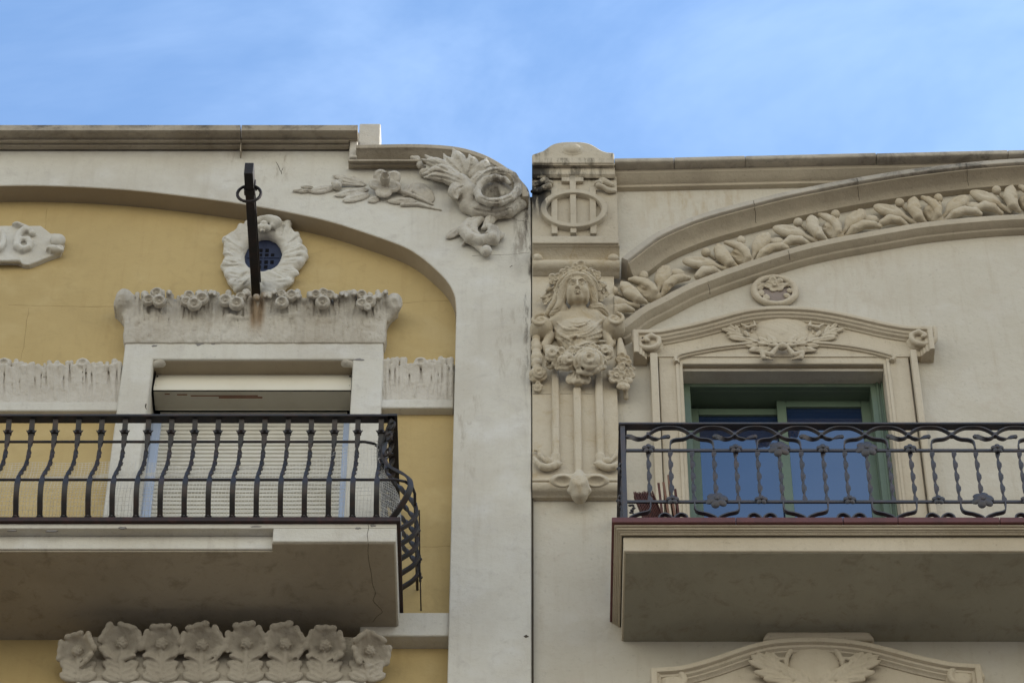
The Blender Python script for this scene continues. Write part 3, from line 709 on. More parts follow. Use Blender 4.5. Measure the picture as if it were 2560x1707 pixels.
# plate: a distance field of the outline, in the facade plane
X, Z = np.meshgrid(F.ax[0], F.ax[2], indexing='ij'); dmin = np.full(X.shape, 9.0); ins = np.zeros(X.shape, bool)
for i in range(len(pl)):
    a, b = pl[i], pl[(i + 1) % len(pl)]
    ex, ez = b.x - a.x, b.z - a.z; t = np.clip(((X - a.x) * ex + (Z - a.z) * ez) / (ex * ex + ez * ez), 0, 1)
    dmin = np.minimum(dmin, np.hypot(X - a.x - t * ex, Z - a.z - t * ez))
    ins ^= ((a.z > Z) != (b.z > Z)) & (X < (b.x - a.x) * (Z - a.z) / (b.z - a.z + 1e-12) + a.x)
d2 = np.where(ins, -dmin, dmin)[:, None, :]
dy = np.abs(F.ax[1][None, :, None] - (-OY)) - 0.035
F.D = np.minimum(F.D, (np.maximum(d2, dy) + 0.0).astype(np.float32))
six = [c(760, 600, OY + .05), c(700, 525, OY + .05), c(560, 500, OY + .05), c(440, 590, OY + .05), c(390, 740, OY + .05), c(400, 890, OY + .05), c(520, 960, OY + .05), c(660, 920, OY + .05), c(700, 820, OY + .05), c(640, 720, OY + .05), c(520, 710, OY + .05), c(430, 780, OY + .05)]
F.chain(six, [.016, .018, .021, .022, .023, .024, .024, .023, .021, .018, .016, .012], 0.006)
F.ell(c(745, 590, OY + .05), .022, None, .006)
zero = [c(-130 + 210 * math.cos(t), 745 + 235 * math.sin(t), OY + .05) for t in [i * 2 * math.pi / 20 for i in range(21)]]
F.chain(zero, 0.021, 0.006)
F.chain([c(120, 250, OY + .05), c(400, 380, OY + .05), c(680, 460, OY + .045)], [0.014, 0.02, 0.01], 0.01); F.chain([c(130, 350, OY + .06), c(420, 430, OY + .055)], [0.012, 0.01], 0.01, True)
F.chain([c(-2000, 1240, OY + .045), c(0, 1215, OY + .045), c(430, 1215, OY + .045)], 0.014, 0.008); F.ell(c(1330, 740, OY + .05), (0.05, 0.03, 0.05), None, 0.015); F.chain([c(1170, 960, OY + .05), c(1370, 960, OY + .045)], [.03, .03], 0.01)
F.ell(c(1100, 985, OY + .065), (.016, .03, .022), None, .005, True); F.chain([c(1300, 820, OY + .075), c(1430, 900, OY + .07)], [.012, .012], .006, True)
F.rough(0.0012, 45).build('date_cartouche', M['white'], LB)

# ---- oculus: shell wreath, blue grille
c = crop(540, 530, 7.467)
F = field_at(c(80, 60), c(1680, 1580), OY - 0.012, OY + 0.15, 0.0055)
wc = c(885, 880, OY)
rx, rz = 0.165, 0.275
for i in range(44):
    a = 2 * math.pi * i / 44
    wob = 1 + 0.07 * math.sin(5 * a + 1) + 0.05 * math.sin(9 * a + 2) + 0.03 * math.sin(17 * a)
    p0 = wc + Vector((math.cos(a) * 0.155, -0.02, math.sin(a) * 0.22)); p1 = wc + Vector((math.cos(a) * 0.228 * wob, -0.035, math.sin(a) * 0.345 * wob - 0.02))
    F.cap(p0, p1, 0.034, 0.030, 0.030)
for i in range(16):
    a = 2 * math.pi * (i + random.uniform(-.4, .4)) / 16; tw = random.uniform(0.15, 0.45) * (1 if math.cos(a) > 0 else -1)
    p0 = wc + Vector((math.cos(a) * 0.150, -0.055, math.sin(a) * 0.205)); p1 = wc + Vector((math.cos(a + tw) * 0.235, -0.06, math.sin(a + tw) * 0.35))
    F.cap(p0, p1, 0.006, random.uniform(0.012, 0.026), 0.020)
for (x0, y0, x1, y1, w) in ((1250, 330, 1000, 150, .04), (1340, 250, 1040, 330, .045), (1580, 900, 1300, 950, .04), (1560, 1160, 1100, 1100, .05), (1440, 1300, 1050, 1330, .045), (150, 1120, 480, 1200, .05), (230, 1300, 560, 1330, .045), (170, 900, 420, 980, .03), (130, 770, 330, 850, .012), (220, 600, 480, 700, .04), (700, 180, 950, 110, .05)):
    F.leaf(c(x1, y1, OY + .05), c(x0, y0, OY + .06), w, 0.022, 0.01)
for i in range(18):
    a = 2 * math.pi * (i + random.uniform(-.45, .45)) / 18; tw = random.uniform(.1, .4) * (1 if math.cos(a) > 0 else -1)
    F.line([wc + Vector((math.cos(a + tw * t) * (.16 + .09 * t), -.2, math.sin(a + tw * t) * (.22 + .12 * t) - .18)) for t in (0, .35, .7, 1.0)], [.001, .003, .004, .002], .008)
F.chain([c(740, 200, OY + .07), c(930, 120, OY + .08), c(1120, 190, OY + .09), c(1060, 260, OY + .09)], [.03, .035, .035, .02], .012)
for (x, y, q) in ((820, 300, .026), (950, 305, .026), (890, 230, .026), (870, 380, .02), (860, 450, .022)): F.ell(c(x, y, OY + .09), q, None, .006)
for (x, y, q) in ((815, 305, .014), (945, 310, .014), (890, 385, .014)): F.ell(c(x, y, OY + .115), q, None, .004, True)
F.ell(wc, (0.097, 0.25, 0.170), None, 0.012, True)
F.rough(0.0016, 50).build('oculus_wreath', M['white'], LB)
mg = MB(); n = 40
pts = [(wc.x + 0.118 * math.cos(2 * math.pi * i / n), wc.z + 0.19 * math.sin(2 * math.pi * i / n)) for i in range(n)]
mg.prism(pts, 0.120, 0.135)
og = mg.build('vent_grille', M['blue'], LB, smooth=20, label='dark blue oval grille inside the white wreath')
mh = MB()
for i in range(-2, 3):
    for j in range(-2, 3):
        if abs(i) == 2 and abs(j) == 2: continue
        hx = wc.x + 0.004 + (i + 0.5 * np.sign(i)) * 0.034 * 0.9 if i else None
        if i == 0 or j == 0: continue
        hz = wc.z - 0.01 + (abs(j) * 0.048 - 0.014) * np.sign(j); hx = wc.x + (abs(i) * 0.036 - 0.016) * np.sign(i)
        mh = MB(); mh.box(hx - 0.011, hx + 0.011, 0.1185, 0.1215, hz - 0.017, hz + 0.017); mh.build('grille_hole', M['hole'], og)

mh = MB(); mh.box(wc.x - 0.10, wc.x + 0.10, 0.115, 0.121, wc.z - 0.006, wc.z + 0.006); mh.box(wc.x - 0.004, wc.x + 0.004, 0.1165, 0.121, wc.z - 0.15, wc.z + 0.15); mh.build('grille_bar', M['blue'], og)

# ---- the iron hoisting beam with its ring
b0 = P(641, 745, OY); bx = b0.x; bz = b0.z; BL = 0.836
mb_ = MB(); hw = 0.027
mb_.box(bx - hw, bx + hw, -BL, 0.14, bz - 0.012, bz + 0.0); mb_.box(bx - hw, bx + hw, -BL, 0.14, bz + 0.075, bz + 0.088); mb_.box(bx - 0.008, bx + 0.008, -BL + 0.01, 0.14, bz, bz + 0.075)
mb_.box(bx - hw, bx + hw, -BL - 0.004, -BL + 0.10, bz - 0.016, bz + 0.092)
beam = mb_.build('hoist_beam', M['beam'], LB, bevel=0.004, label='rusty black iron beam with a ring, jutting from the blue oculus')
mr = MB(); ry = -BL + 0.125
mr.tube([(bx + 0.070 * math.cos(t), ry, bz - 0.045 + 0.078 * math.sin(t)) for t in [i * 2 * math.pi / 28 for i in range(29)]], 0.0095, 8, up=(0, 1, 0))
mr.build('ring', M['beam'], beam)
mr = MB(); mr.box(bx - hw - 0.006, bx + hw + 0.006, ry + 0.0, ry + 0.035, bz - 0.02, bz + 0.096); mr.tube([(bx - hw - 0.010, ry + 0.018, bz + 0.03), (bx + hw + 0.016, ry + 0.018, bz + 0.03)], [0.012, 0.016], 8, up=(0, 0, 1)); mr.build('ring_clamp', M['beam'], beam, bevel=0.003)

# ---- French window surround with its flower head
SO = OY + 0.075                          # front of the surround
def sx(u, v): return PX(u, v, SO)
xl_o = sx(300, 960); xr_o = sx(956, 960); zt_s = PZ(760, SO)
xl_i = sx(375, 960); xr_i = sx(879, 960); zi = PZ(897, SO)
mq = MB()
poly = [(xl_o, SLAB_L - 0.02), (xl_o, zi), (sx(320, 800), PZ(800, SO)), (sx(322, 760), zt_s), (sx(958, 760), zt_s), (sx(957, 800), PZ(800, SO)), (xr_o, zi), (xr_o, SLAB_L - 0.02), (xr_i, SLAB_L - 0.02), (xr_i, zi), (xl_i, zi), (xl_i, SLAB_L - 0.02)]
mq.prism(poly, -SO, 0.14)
mq.build('window_surround', M['white'], LB, bevel=0.008, smooth=30)
mq = MB()                                 # splayed plaster reveals between surround and frame
YB = 0.36
ozt = WZT; e = 0.0
for xa_, xb_ in ((xl_i - .05, xl_i - .003), (xr_i + .003, xr_i + .05)):
    mq = MB(); mq.box(xa_, xb_, -SO + .012, YB, SLAB_L - .02, zi + .01); mq.build('window_reveal', M['white'], LB)
mq = MB(); mq.box(xl_i - .02, xr_i + .02, -SO + .012, YB, zi - 0.004, zi + 0.03); mq.build('window_soffit', M['reveal'], LB, bevel=0.01)
# corner fillets of the opening
for sgn, xx in ((1, xl_i), (-1, xr_i)):
    F = Field((xx - .09, -SO - .012, zi - .09), (xx + .09, -SO + .08, zi + .06), 0.006)
    F.cap((xx + sgn * .045, -SO + .035, zi + .010), (xx + sgn * .0, -SO + .035, zi - .012), .033, .02, .01)
    F.build('corner_fillet', M['white_low'], LB)
# roller shutter box
zb1 = PZ(927, SO - 0.085); zb2 = PZ(966, SO - 0.085 + .0); zb3 = PZ(974, SO - .09)
yb = -(SO - 0.09)
mx = MB(); mx.add([], [])
x0, x1 = xl_i + 0.008, xr_i - 0.008
prof = [(zb1 + .02, yb + .035), (zb2, yb), (zb3, yb + .004), (zb3, yb + .165), (zb1 + .02, yb + .165)]
n = len(prof)
mx.add([(x0, y, z) for z, y in prof] + [(x1, y, z) for z, y in prof], [tuple(range(n)), tuple(range(2 * n - 1, n - 1, -1))] + [(i, i + n, (i + 1) % n + n, (i + 1) % n) for i in range(n)])
bo = mx.build('shutter_box', M['box'], LB, bevel=0.003, label='cream shutter box with rust streaks underneath')
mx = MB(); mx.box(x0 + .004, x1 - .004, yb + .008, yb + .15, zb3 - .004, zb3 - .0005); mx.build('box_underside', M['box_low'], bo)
mx = MB(); mx.box(x0 - .004, x0 + .0008, yb + .002, yb + .17, zb3 - .012, zb1 + .01); mx.build('box_end', M['hole'], bo); mx = MB(); mx.box(x1 - .0008, x1 + .004, yb + .002, yb + .17, zb3 - .012, zb1 + .01); mx.build('box_end', M['hole'], bo); mx = MB(); mx.box(x0, x1, yb + .004, yb + .008, zb3 - .006, zb3 - .0002); mx.build('box_seam', M['hole'], bo)
mx = MB()
for (u, v, l, w) in ((560, 984, .40, .007), (600, 988, .26, .010), (455, 981, .06, .008), (418, 980, .03, .006)):
    mx = MB(); q = P(u, v, -yb - .02); mx.box(q.x - l / 2, q.x + l / 2, yb + .012 + (v - 975) / 321., yb + .012 + (v - 975) / 321. + w, zb3 - .0052, zb3 - .0038); mx.build('rust_streak', M['rust'], bo)
for xx in (x0 + .012, x1 - .012):
    for zz in (zb2 + .02, zb1 - .015):
        q = MB(); q.ball((xx, yb + .006 + (zz - zb2) * .15, zz), (.006, .006, .006), 8, 5); q.build('screw', M['hole'], bo)
# shutter curtain
YS = yb + .185
ms_ = MB(); z = zb3 + .02; k = 0
zlow = SLAB_L + .01
while z > zlow:
    h = .0345
    ms_.add([(x0 + .03, YS + .010, z), (x1 - .03, YS + .010, z), (x1 - .03, YS, z - .010), (x0 + .03, YS, z - .010), (x1 - .03, YS + .001, z - h + .006), (x0 + .03, YS + .001, z - h + .006), (x1 - .03, YS + .012, z - h), (x0 + .03, YS + .012, z - h)],
            [(0, 1, 2, 3), (3, 2, 4, 5), (5, 4, 6, 7)])
    z -= h
sh = ms_.build('roller_shutter', M['slat'], LB, smooth=25, label='closed cream roller shutter of thin slats')
mx = MB(); mx.box(x0, x1, YS + .03, YS + .05, zlow - .02, zb3 + .1); mx.build('shutter_back', M['hole'], sh)
for xa, xb in ((x0 - .015, x0 + .045), (x1 - .045, x1 + .015)):
    mx = MB(); mx.box(xa, xb, YS - .018, YS + .02, zlow - .02, zb3 - .085); mx.box(xa + .012, xb - .012, YS - .024, YS - .017, zlow, zb3 - .09); mx.build('guide_rail', M['guide'], sh, bevel=.003)
    mx = MB(); mx.box(xa, xb + .004, YS - .022, YS + .02, zb3 - .085, zb3 - .04); mx.build('guide_cap', M['box_low'], sh, bevel=.003)

# flower head of the surround
c = crop(280, 710, 6.272)
o0 = SO
F = field_at(c(60, 40), P(1010, 860, SO), OY - .012, SO + .17, 0.0058)
# flaring body
zz0 = PZ(850, SO) ; zz1 = PZ(764, SO)
for i in range(14):
    t = i / 13; zz = zz0 + (zz1 - zz0) * t; fl = 0.012 + 0.075 * max(0, (t - .55) / .45) ** 1.7
    xa = sx(316, 850) + (sx(322, 760) - sx(316, 850)) * t - fl; xb = sx(957, 850) + (sx(959, 760) - sx(957, 850)) * t + fl
    F.box((xa, -SO - .012 - .02 * t * t, zz - .035), (xb, 0.15, zz + .035), .012, .02)
# stems that run up the plaster
u = 322.0
while u < 962:
    wob = random.uniform(-6, 6); top = random.uniform(730, 757)
    q = random.uniform(.008, .015)
    F.chain([P(u, 845, SO + .010), P(u + wob * .5, 800, SO + .016), P(u + wob, 765, SO + .03), P(u + wob * 1.3, top, SO + .050)], [q * .5, q, q * 1.2, q * 1.5], .008)
    if random.random() < .55: F.chain([P(u + 5, 850, SO + .018), P(u + 5 + wob, 780, SO + .035)], [.004, .006], .008, True)
    u += random.uniform(7, 14)
# leaf blades that rise between the flowers and droop forward at the tip
for u in (362, 385, 399, 420, 452, 468, 478, 500, 511, 528, 535, 598, 613, 640, 662, 668, 690, 724, 740, 752, 770, 778, 800, 842, 852, 866, 878, 905, 925, 942, 950, 964):
    w = random.uniform(.013, .022); v0 = random.uniform(730, 746); sw = random.uniform(-6, 6)
    F.chain(smooth_path([P(u, v0 + random.uniform(70, 105), SO + .006), P(u + sw * .3, v0 + 48, SO + .028), P(u + sw * .8, v0 + 14, SO + .048), P(u + sw, v0, SO + .070), P(u + sw * 1.4, v0 + 3, SO + .105)], 2), [.006, .009, w * .75, w * .9, w, w * 1.1, w * 1.15, w * .9, w * .45], .004)
    if random.random() < .7: F.line([P(u + sw, v0 + 6, .2), P(u + sw * .6, v0 + 28, .2), P(u + sw * .2, v0 + 70, .2)], [.003, .006, .002], .005)
F.ell(c(190, 250, SO + .035), (.055, .055, .085), None, .015); F.chain([c(200, 480, SO + .0), c(180, 350, SO + .03), c(140, 330, SO + .05)], [.02, .035, .014], .01)
F.ell(P(985, 758, SO + .04), (.05, .055, .075), None, .015); F.ell(P(988, 757, SO + .095), (.026, .03, .045), None, .006, True); F.chain([P(968, 800, SO), P(985, 775, SO + .03), P(997, 768, SO + .05)], [.02, .03, .014], .01)
u = 322.0
while u < 962:
    va = random.uniform(752, 800); vb = va + random.uniform(30, 75); F.line([P(u, va, .14), P(u + random.uniform(-4, 4), (va + vb) / 2, .14), P(u + random.uniform(-5, 5), vb, .14)], [.001, random.uniform(.002, .004), .001], .008)
    u += random.uniform(12, 24)
c3 = crop(0, 680, 2.045)
blos = [(575, 280, .036), (745, 300, .038), (705, 165, .034), (1215, 205, .030), (1165, 300, .030), (1290, 345, .040), (1410, 260, .040), (1780, 285, .040), (1955, 335, .042), (2020, 230, .03)]
for (x, y, r) in blos:
    p = c(x, y, SO + .075); p = p + Vector((0, -.012, 0)); F.ell(p, (r * 1.1, r * .95, r * 1.15), None, .004); F.ell(p + Vector((0, -r * .85, -r * .35)), (r * .74, r * .85, r * .72), None, .003, True); F.ell(p + Vector((0, -r * .2, -r * .1)), r * .22, None, .004)
for (x, y, r) in ((1440, 165, .038), (1490, 130, .036), (1440, 120, .026), (1650, 165, .042), (1615, 125, .03), (1685, 125, .03), (1655, 115, .03), (1850, 170, .034), (1890, 160, .034), (1850, 125, .03), (1880, 190, .02)):
    p = c3(x, y, SO + .075); p = p + Vector((0, -.012, 0)); F.ell(p, (r * 1.1, r * .95, r * 1.15), None, .004); F.ell(p + Vector((0, -r * .85, -r * .35)), (r * .74, r * .85, r * .72), None, .003, True); F.ell(p + Vector((0, -r * .2, -r * .1)), r * .22, None, .004)
F.chain([P(560, 830, SO + .01), P(575, 795, SO + .03), P(610, 795, SO + .03)], [.012, .022, .006], .015); F.chain([P(750, 830, SO + .01), P(738, 790, SO + .03), P(710, 788, SO + .03)], [.012, .022, .006], .015)
fh = F.rough(0.0018, 48).build('flower_lintel', M['white_old'], LB)
# rust run below the beam, bare patches and cracks on the lintel
def blob(mb, cpt, rx, rz, y, n=14, lift=.0025, amt=.35):
    pts = []
    for i in range(n):
        a = 2 * math.pi * i / n; q = 1 + random.uniform(-amt, amt); pts.append((cpt.x + math.cos(a) * rx * q, cpt.z + math.sin(a) * rz * q))
    mb.prism(pts, y - lift, y + .004)
mk = MB()
for (x, y, a, b_) in ((1365, 920, .030, .024), (1590, 910, .024, .018), (800, 925, .012, .006), (670, 970, .014, .009), (770, 880, .016, .006), (600, 856, .05, .005), (940, 868, .03, .004), (1250, 860, .035, .003), (450, 862, .03, .003)):
    mk = MB(); blob(mk, c(x, y, SO), a, b_, -SO); mk.build('bare_patch', M['patch'], LB)
mk = MB(); blob(mk, P(897, 899, SO), .028, .010, -SO); mk.build('bare_patch', M['patch'], LB)
mk = MB()
ribbon_crack(mk, jag(P(388, 854, SO), P(955, 852, SO), 14, .004, axis=2), .0012); mk.build('lintel_crack', M['crack'], LB); mk = MB()
ribbon_crack(mk, jag(P(365, 1010, SO), P(366, 1022, SO), 3, .004), .004)
mk.build('lintel_crack', M['crack'], LB)

# ---- comb-dragged frieze panels either side of the window
def frieze(x0u, x1u, vtop, vbot, vmould, ros):
    o = OY + .035; a = P(x0u, vtop, o); b = P(x1u, vbot, o)
    F = field_at(a, b, OY - .012, o + .08, .0052, pad=.02)
    F.box((a.x, -o, b.z - .03), (b.x, .15, a.z - .04), .006)
    u = x0u
    while u < x1u:
        q = random.uniform(.006, .013); t = vtop + random.uniform(-4, 16); w = random.uniform(-4, 4)
        F.chain([P(u, vbot - random.uniform(0, 40), o - .002), P(u + w, (t + vbot) / 2, o + .003), P(u + w * .5, t + 22, o + .010), P(u + w * .5, t + 4, o + .018)], [q * .6, q * .9, q, q * random.uniform(1.2, 2.0)], .004)
        u += random.uniform(3.5, 8)
    for (ru, rv) in ros:
        p = P(ru, rv, o + .02); F.ell(p, (.040, .025, .040), None, .01); F.ell(p + Vector((0, -.025, -.008)), (.024, .022, .024), None, .004, True)
    f = F.rough(.0012, 60).build('stem_frieze', M['white_low'], LB)
    m_ = MB(); o2 = OY + .055
    z1 = PZ(vbot - 6, o2, (x0u + x1u) / 2); z0 = PZ(vmould, o2)
    m_.box(a.x, b.x, -o2, .14, z0, z1); m_.build('frieze_moulding', M['white'], f, bevel=.008)
frieze(-320, 302, 902, 1010, 1026, [(10, 908), (206, 908), (-190, 908)])
frieze(954, 1134, 897, 1004, 1019, [(1051, 906)])
# hairlines in the ochre render
mk = MB()
for (a, b_) in (((118, 520), (108, 600)), ((72, 770), (52, 900)), ((20, 762), (290, 766)), ((960, 758), (1120, 752)), ((1000, 1367), (1125, 1364))):
    mk = MB(); p, q = P(*a, OY), P(*b_, OY); ribbon_crack(mk, jag(p, q, 8, .005, axis=0 if abs(p.z - q.z) > abs(p.x - q.x) else 2), .0011); mk.build('wall_crack', M['ochre_crack'], LB)
mk = MB()
for (a, b_, n_, w_) in (((1180, 640), (1325, 632), 9, .0012), ((1275, 545), (1325, 556), 9, .0016), ((690, 405), (704, 432), 4, .0022), ((704, 436), (708, 420), 4, .002), ((1275, 668), (1281, 666), 3, .003)):
    mk = MB(); p, q = P(*a, .0), P(*b_, .0); ribbon_crack(mk, jag(p, q, n_, .006, axis=2 if abs(p.x - q.x) > abs(p.z - q.z) else 0), w_); mk.build('plaster_crack', M['crack'], LB)
mk = MB(); blob(mk, P(1315, 1590, 0), .012, .010, 0.0); mk.build('plaster_hole', M['crack'], LB)
# white string course between balcony and pilaster
so = OY + .10
ms_ = MB(); ms_.box(PX(900, 1560, so), xp + .004, -so, .14, PZ(1588, so), PZ(1530, so)); ms_.build('string_course', M['white'], LB, bevel=.008)
# ================================================================== left balcony
SF = 0.605                                # front of the slab
sx1 = PX(991, 1330, SF); zt0 = PZ(1303, SF); zb0 = PZ(1353, SF)
xm = PX(684, 1330, SF - .03)
def slab(mb):
    mb.box(XL, sx1, -SF, .14, PZ(1320, SF), zt0 + .015)                   # thin upper plate
    mb.box(xm, sx1, -SF + .0005, .14, zb0, PZ(1320, SF) + .001)           # full-depth right part
    mb.box(XL, xm, -SF + .058, .14, zb0 + .004, PZ(1320, SF) + .001)
ms_ = MB(); slab(ms_)
zlo = zb0 + .004
LS = ms_.build('balcony_slab', M['white'], LB, bevel=.006)
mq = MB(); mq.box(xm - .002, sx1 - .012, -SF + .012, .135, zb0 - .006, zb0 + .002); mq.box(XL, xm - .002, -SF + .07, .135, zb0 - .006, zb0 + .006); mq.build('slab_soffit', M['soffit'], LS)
mk = MB()
zz = zb0 - .0065
def on_soffit(u, v, z):
    """the point of the photograph on a level soffit at height z"""
    a = (u - PPX) / FPX; b = -(v - H0 / 2) / FPX; t = (z - EYE) / (st + b * ct)
    return Vector((a * t, t * (ct - b * st) - DIST, z))
c5 = crop(600, 1000, 2.8)
seq = [(895, 1000), (890, 1060), (905, 1130), (915, 1210), (930, 1290), (945, 1350), (938, 1400), (960, 1440), (990, 1480), (960, 1510), (930, 1550)]
mk.tube(smooth_path([on_soffit(600 + x / 2.8, 1000 + y / 2.8, zz) + Vector((random.uniform(-.006, .006), 0, 0)) for x, y in seq], 3), .0012, 5); mk.build('soffit_crack', M['crack'], LS); mk = MB()
seq = [(90, 1380), (78, 1430), (64, 1480), (60, 1520), (80, 1560), (105, 1600)]
mk.tube(smooth_path([on_soffit(u, v, zlo - .0065) + Vector((random.uniform(-.006, .006), 0, 0)) for u, v in seq], 3), .0010, 5); mk.build('soffit_crack', M['crack'], LS); mk = MB()
mk.tube([P(919, 1306, SF), P(922, 1318, SF), P(918, 1335, SF), P(920, 1352, SF)], .0013, 5)
mk.build('face_crack', M['crack'], LS)
mk = MB()
for (u, v, a, b_) in ((895, 1320, .016, .006), (932, 1313, .016, .010), (130, 1327, .03, .005), (30, 1326, .02, .004), (308, 1319, .02, .008), (640, 1316, .03, .004)):
    mk = MB(); blob(mk, P(u, v, SF), a, b_, -SF); mk.build('slab_stain', M['patch'], LS)
# dark edge tile
te = SF + .022
mt = MB(); zt1 = PZ(1291, te); zt2 = PZ(1302, te); xt = PX(1001, 1300, te)
mt.box(XL, xt, -te, -te + .3, zt2, zt1); mt.box(xt - .3, xt, -te + .3, .128, zt2, zt1)
mt.build('edge_tile', M['trim_dark'], LS, bevel=.004)
ZB = zt1

# railing: profile of the belly, u from the handrail down
RY = 0.575
ZH = PZ(1047, RY)
HR = ZH - ZB
prof_u = [0, .05, .12, .20, .28, .36, .44, .52, .60, .68, .76, .84, .90, .95, 1.0]
prof_o = [0, -.012, -.032, -.048, -.052, -.040, -.014, .025, .068, .108, .134, .132, .100, .055, .0]
RL = MB()
xc = PX(981, 1050, RY)                   # corner post at the top
RL.box(XL, xc + .015, -RY - .028, -RY + .028, ZH - .006, ZH + .012)       # handrail plate
RL.box(xc - .028, xc + .028, -RY - .03, .12, ZH - .006, ZH + .0125)
rail = RL.build('balcony_railing', M['iron'], LB, bevel=.003, label='black iron railing of bulging twisted bars')
def belly(t):
    return float(sum(np.interp(t + e, prof_u, prof_o) for e in (-.04, 0, .04)) / 3) if .05 < t < .95 else float(np.interp(t, prof_u, prof_o))
def bal_mesh(side=False):
    m_ = MB(); T = [i / 60 for i in range(61)]
    pts = [Vector((0, -belly(t), -t * HR)) for t in T]
    t1, t2 = .17, .74
    tw = [0 if t < t1 else (5.0 * math.pi if t > t2 else (t - t1) / (t2 - t1) * 5.0 * math.pi) for t in T]
    m_.bar(pts, [.029 if (t < t1 or t > t2) else .024 for t in T], .014, tw, wdir=(1, 0, 0))
    return m_
def spikes(m_, t, s):
    p = Vector((0, -belly(t), -t * HR))
    m_.box(p.x - .019, p.x + .019, p.y - .013, p.y + .013, p.z - .012, p.z + .012)
    for q in (-1, 1):
        m_.tube([p + Vector((q * .015, -.004, -.004)), p + Vector((q * .029, -.008, .011 * s))], [.008, .002], 6)
    m_.tube([p + Vector((0, -.012, 0)), p + Vector((0, -.026, .0))], [.013, .007], 6)
me_b = bal_mesh(); 
def link_copy(o, loc, parent, rz=0.0):
    q = o.copy(); COL.objects.link(q); q.parent = parent; q.matrix_parent_inverse = o.matrix_parent_inverse; q.location = loc; q.rotation_euler = (0, 0, rz); return q
base = me_b.build('baluster', M['iron'], rail, smooth=30)
cm = MB(); spikes(cm, .095, 1); coll = cm.build('collar', M['iron'], rail, bevel=.002)
cm = MB(); spikes(cm, .978, .3); coll2 = cm.build('foot_collar', M['iron'], rail, bevel=.002)
xs = [23.0 + 58.15 * i for i in range(-5, 17)]
first = True
for u in xs:
    x = PX(u, 1050, RY)
    if x > xc - .03: continue
    loc = Vector((x, -RY, ZH - .006))
    if first: base.location = loc; coll.location = loc; coll2.location = loc; first = False
    else: link_copy(base, loc, rail); link_copy(coll, loc, rail); link_copy(coll2, loc, rail)
# side panel towards the right: the same bars turned to bulge sideways
for i, yy in enumerate((-.50, -.39, -.28, -.17, -.06)):
    loc = Vector((xc, yy, ZH - .006))
    
    for q in (link_copy(base, loc, rail, R(90)), link_copy(coll, loc, rail, R(90)), link_copy(coll2, loc, rail, R(90))): q.scale = (1, 1.15, 1)
# horizontal rails that follow the belly, and the scrolled corner post
for t, th in ((.165, .012), (.745, .012)):
    m_ = MB(); o = belly(t) - .004; z = ZH - t * HR
    r_ = .10
    pth = [Vector((XL, -RY - o, z)), Vector((xc + 1.15 * o - r_, -RY - o, z))] + [Vector((xc + 1.15 * o - r_ + r_ * math.sin(a), -RY - o + r_ - r_ * math.cos(a), z)) for a in (R(30), R(60))] + [Vector((xc + 1.15 * o, -RY - o + r_, z)), Vector((xc + 1.15 * o, .13, z))]
    m_.tube(pth, .0085, 8, up=(0, 0, 1)); m_.build('rail_rod', M['iron'], rail)
m_ = MB(); m_.box(XL, xc + .01, -RY - .012, -RY + .012, ZB, ZB + .012); m_.box(xc - .012, xc + .012, -RY, .12, ZB, ZB + .0125); m_.build('bottom_rail', M['iron'], rail)
m_ = MB(); T = [i / 40 for i in range(41)]
d = Vector((1, -1, 0)).normalized()
m_.bar([Vector((xc, -RY, ZH)) + d * belly(t) * 1.3 - Vector((0, 0, t * HR)) for t in T], .032, .014, wdir=(1, 1, 0))
for (t, s) in ((.07, 1), (.16, 1), (.30, 1)):
    p = Vector((xc, -RY, ZH)) + d * (belly(t) + .02) - Vector((0, 0, t * HR)); m_.tube([p + d * (.020 * math.cos(a)) + Vector((0, 0, .026 * math.sin(a))) for a in [i * 2 * math.pi / 14 for i in range(15)]], .007, 6, up=(1, 1, 0))
m_.build('corner_post', M['iron'], rail)
for (yy, t, r_) in ((-.30, .72, .03), (-.10, .74, .028), (.04, .74, .032)):
    m_ = MB(); p = Vector((xc + 1.15 * belly(t) + .010, yy, ZH - t * HR))
    for i in range(5):
        a = i * 2 * math.pi / 5; m_.ball(p + Vector((.004, math.cos(a) * r_ * .6, math.sin(a) * r_ * .6)), (.008, r_ * .42, r_ * .42), 8, 5)
    m_.ball(p + Vector((.01, 0, 0)), .009, 8, 5); m_.build('iron_rosette', M['iron'], rail)
m_ = MB(); m_.tube([Vector((xc + .158, -.36, ZH - .60 * HR)), Vector((xc + .160, -.1, ZH - .80 * HR)), Vector((xc + .165, .13, ZH - .94 * HR))], .004, 5); m_.build('stay_rod', M['iron'], rail)

# ---- white plastic netting tied inside the railing (a thing of its own)
topv = [(-300, 1146), (0, 1146), (200, 1149), (400, 1151), (520, 1153), (640, 1156), (720, 1154), (770, 1146), (810, 1134), (850, 1118), (885, 1103), (920, 1094), (960, 1092)]
xa, xb = PX(-260, 1200, .5), xc - .02
def nettop(x):
    us = [PX(u, v, .55) for u, v in topv]; zs = [PZ(v, .55) for u, v in topv]
    return float(np.interp(x, us, zs))
NL = xb - xa; DS = .50
def netpt(s, t):
    """s metres along the railing (front, then round the corner), t 0 bottom .. 1 top"""
    sag = .012 * math.sin(s * 5.1 + t * 2) + .008 * math.sin(s * 11.0)
    if s <= NL:
        x = xa + s; zt_ = nettop(x); z = ZB + .004 + (zt_ - ZB) * t; o = RY + belly((ZH - z) / HR) * .72 - .028 + sag * t
        return Vector((x, -o, z))
    q = s - NL; zt_ = nettop(xb) - .30 * q; z = ZB + .004 + (zt_ - ZB) * t
    o = belly((ZH - z) / HR) * .8 - .03 + sag * t
    return Vector((xb + .01 + .95 * o, -RY + q + .02, z))
mnet = MB(); ST = .0185; hw = .0011
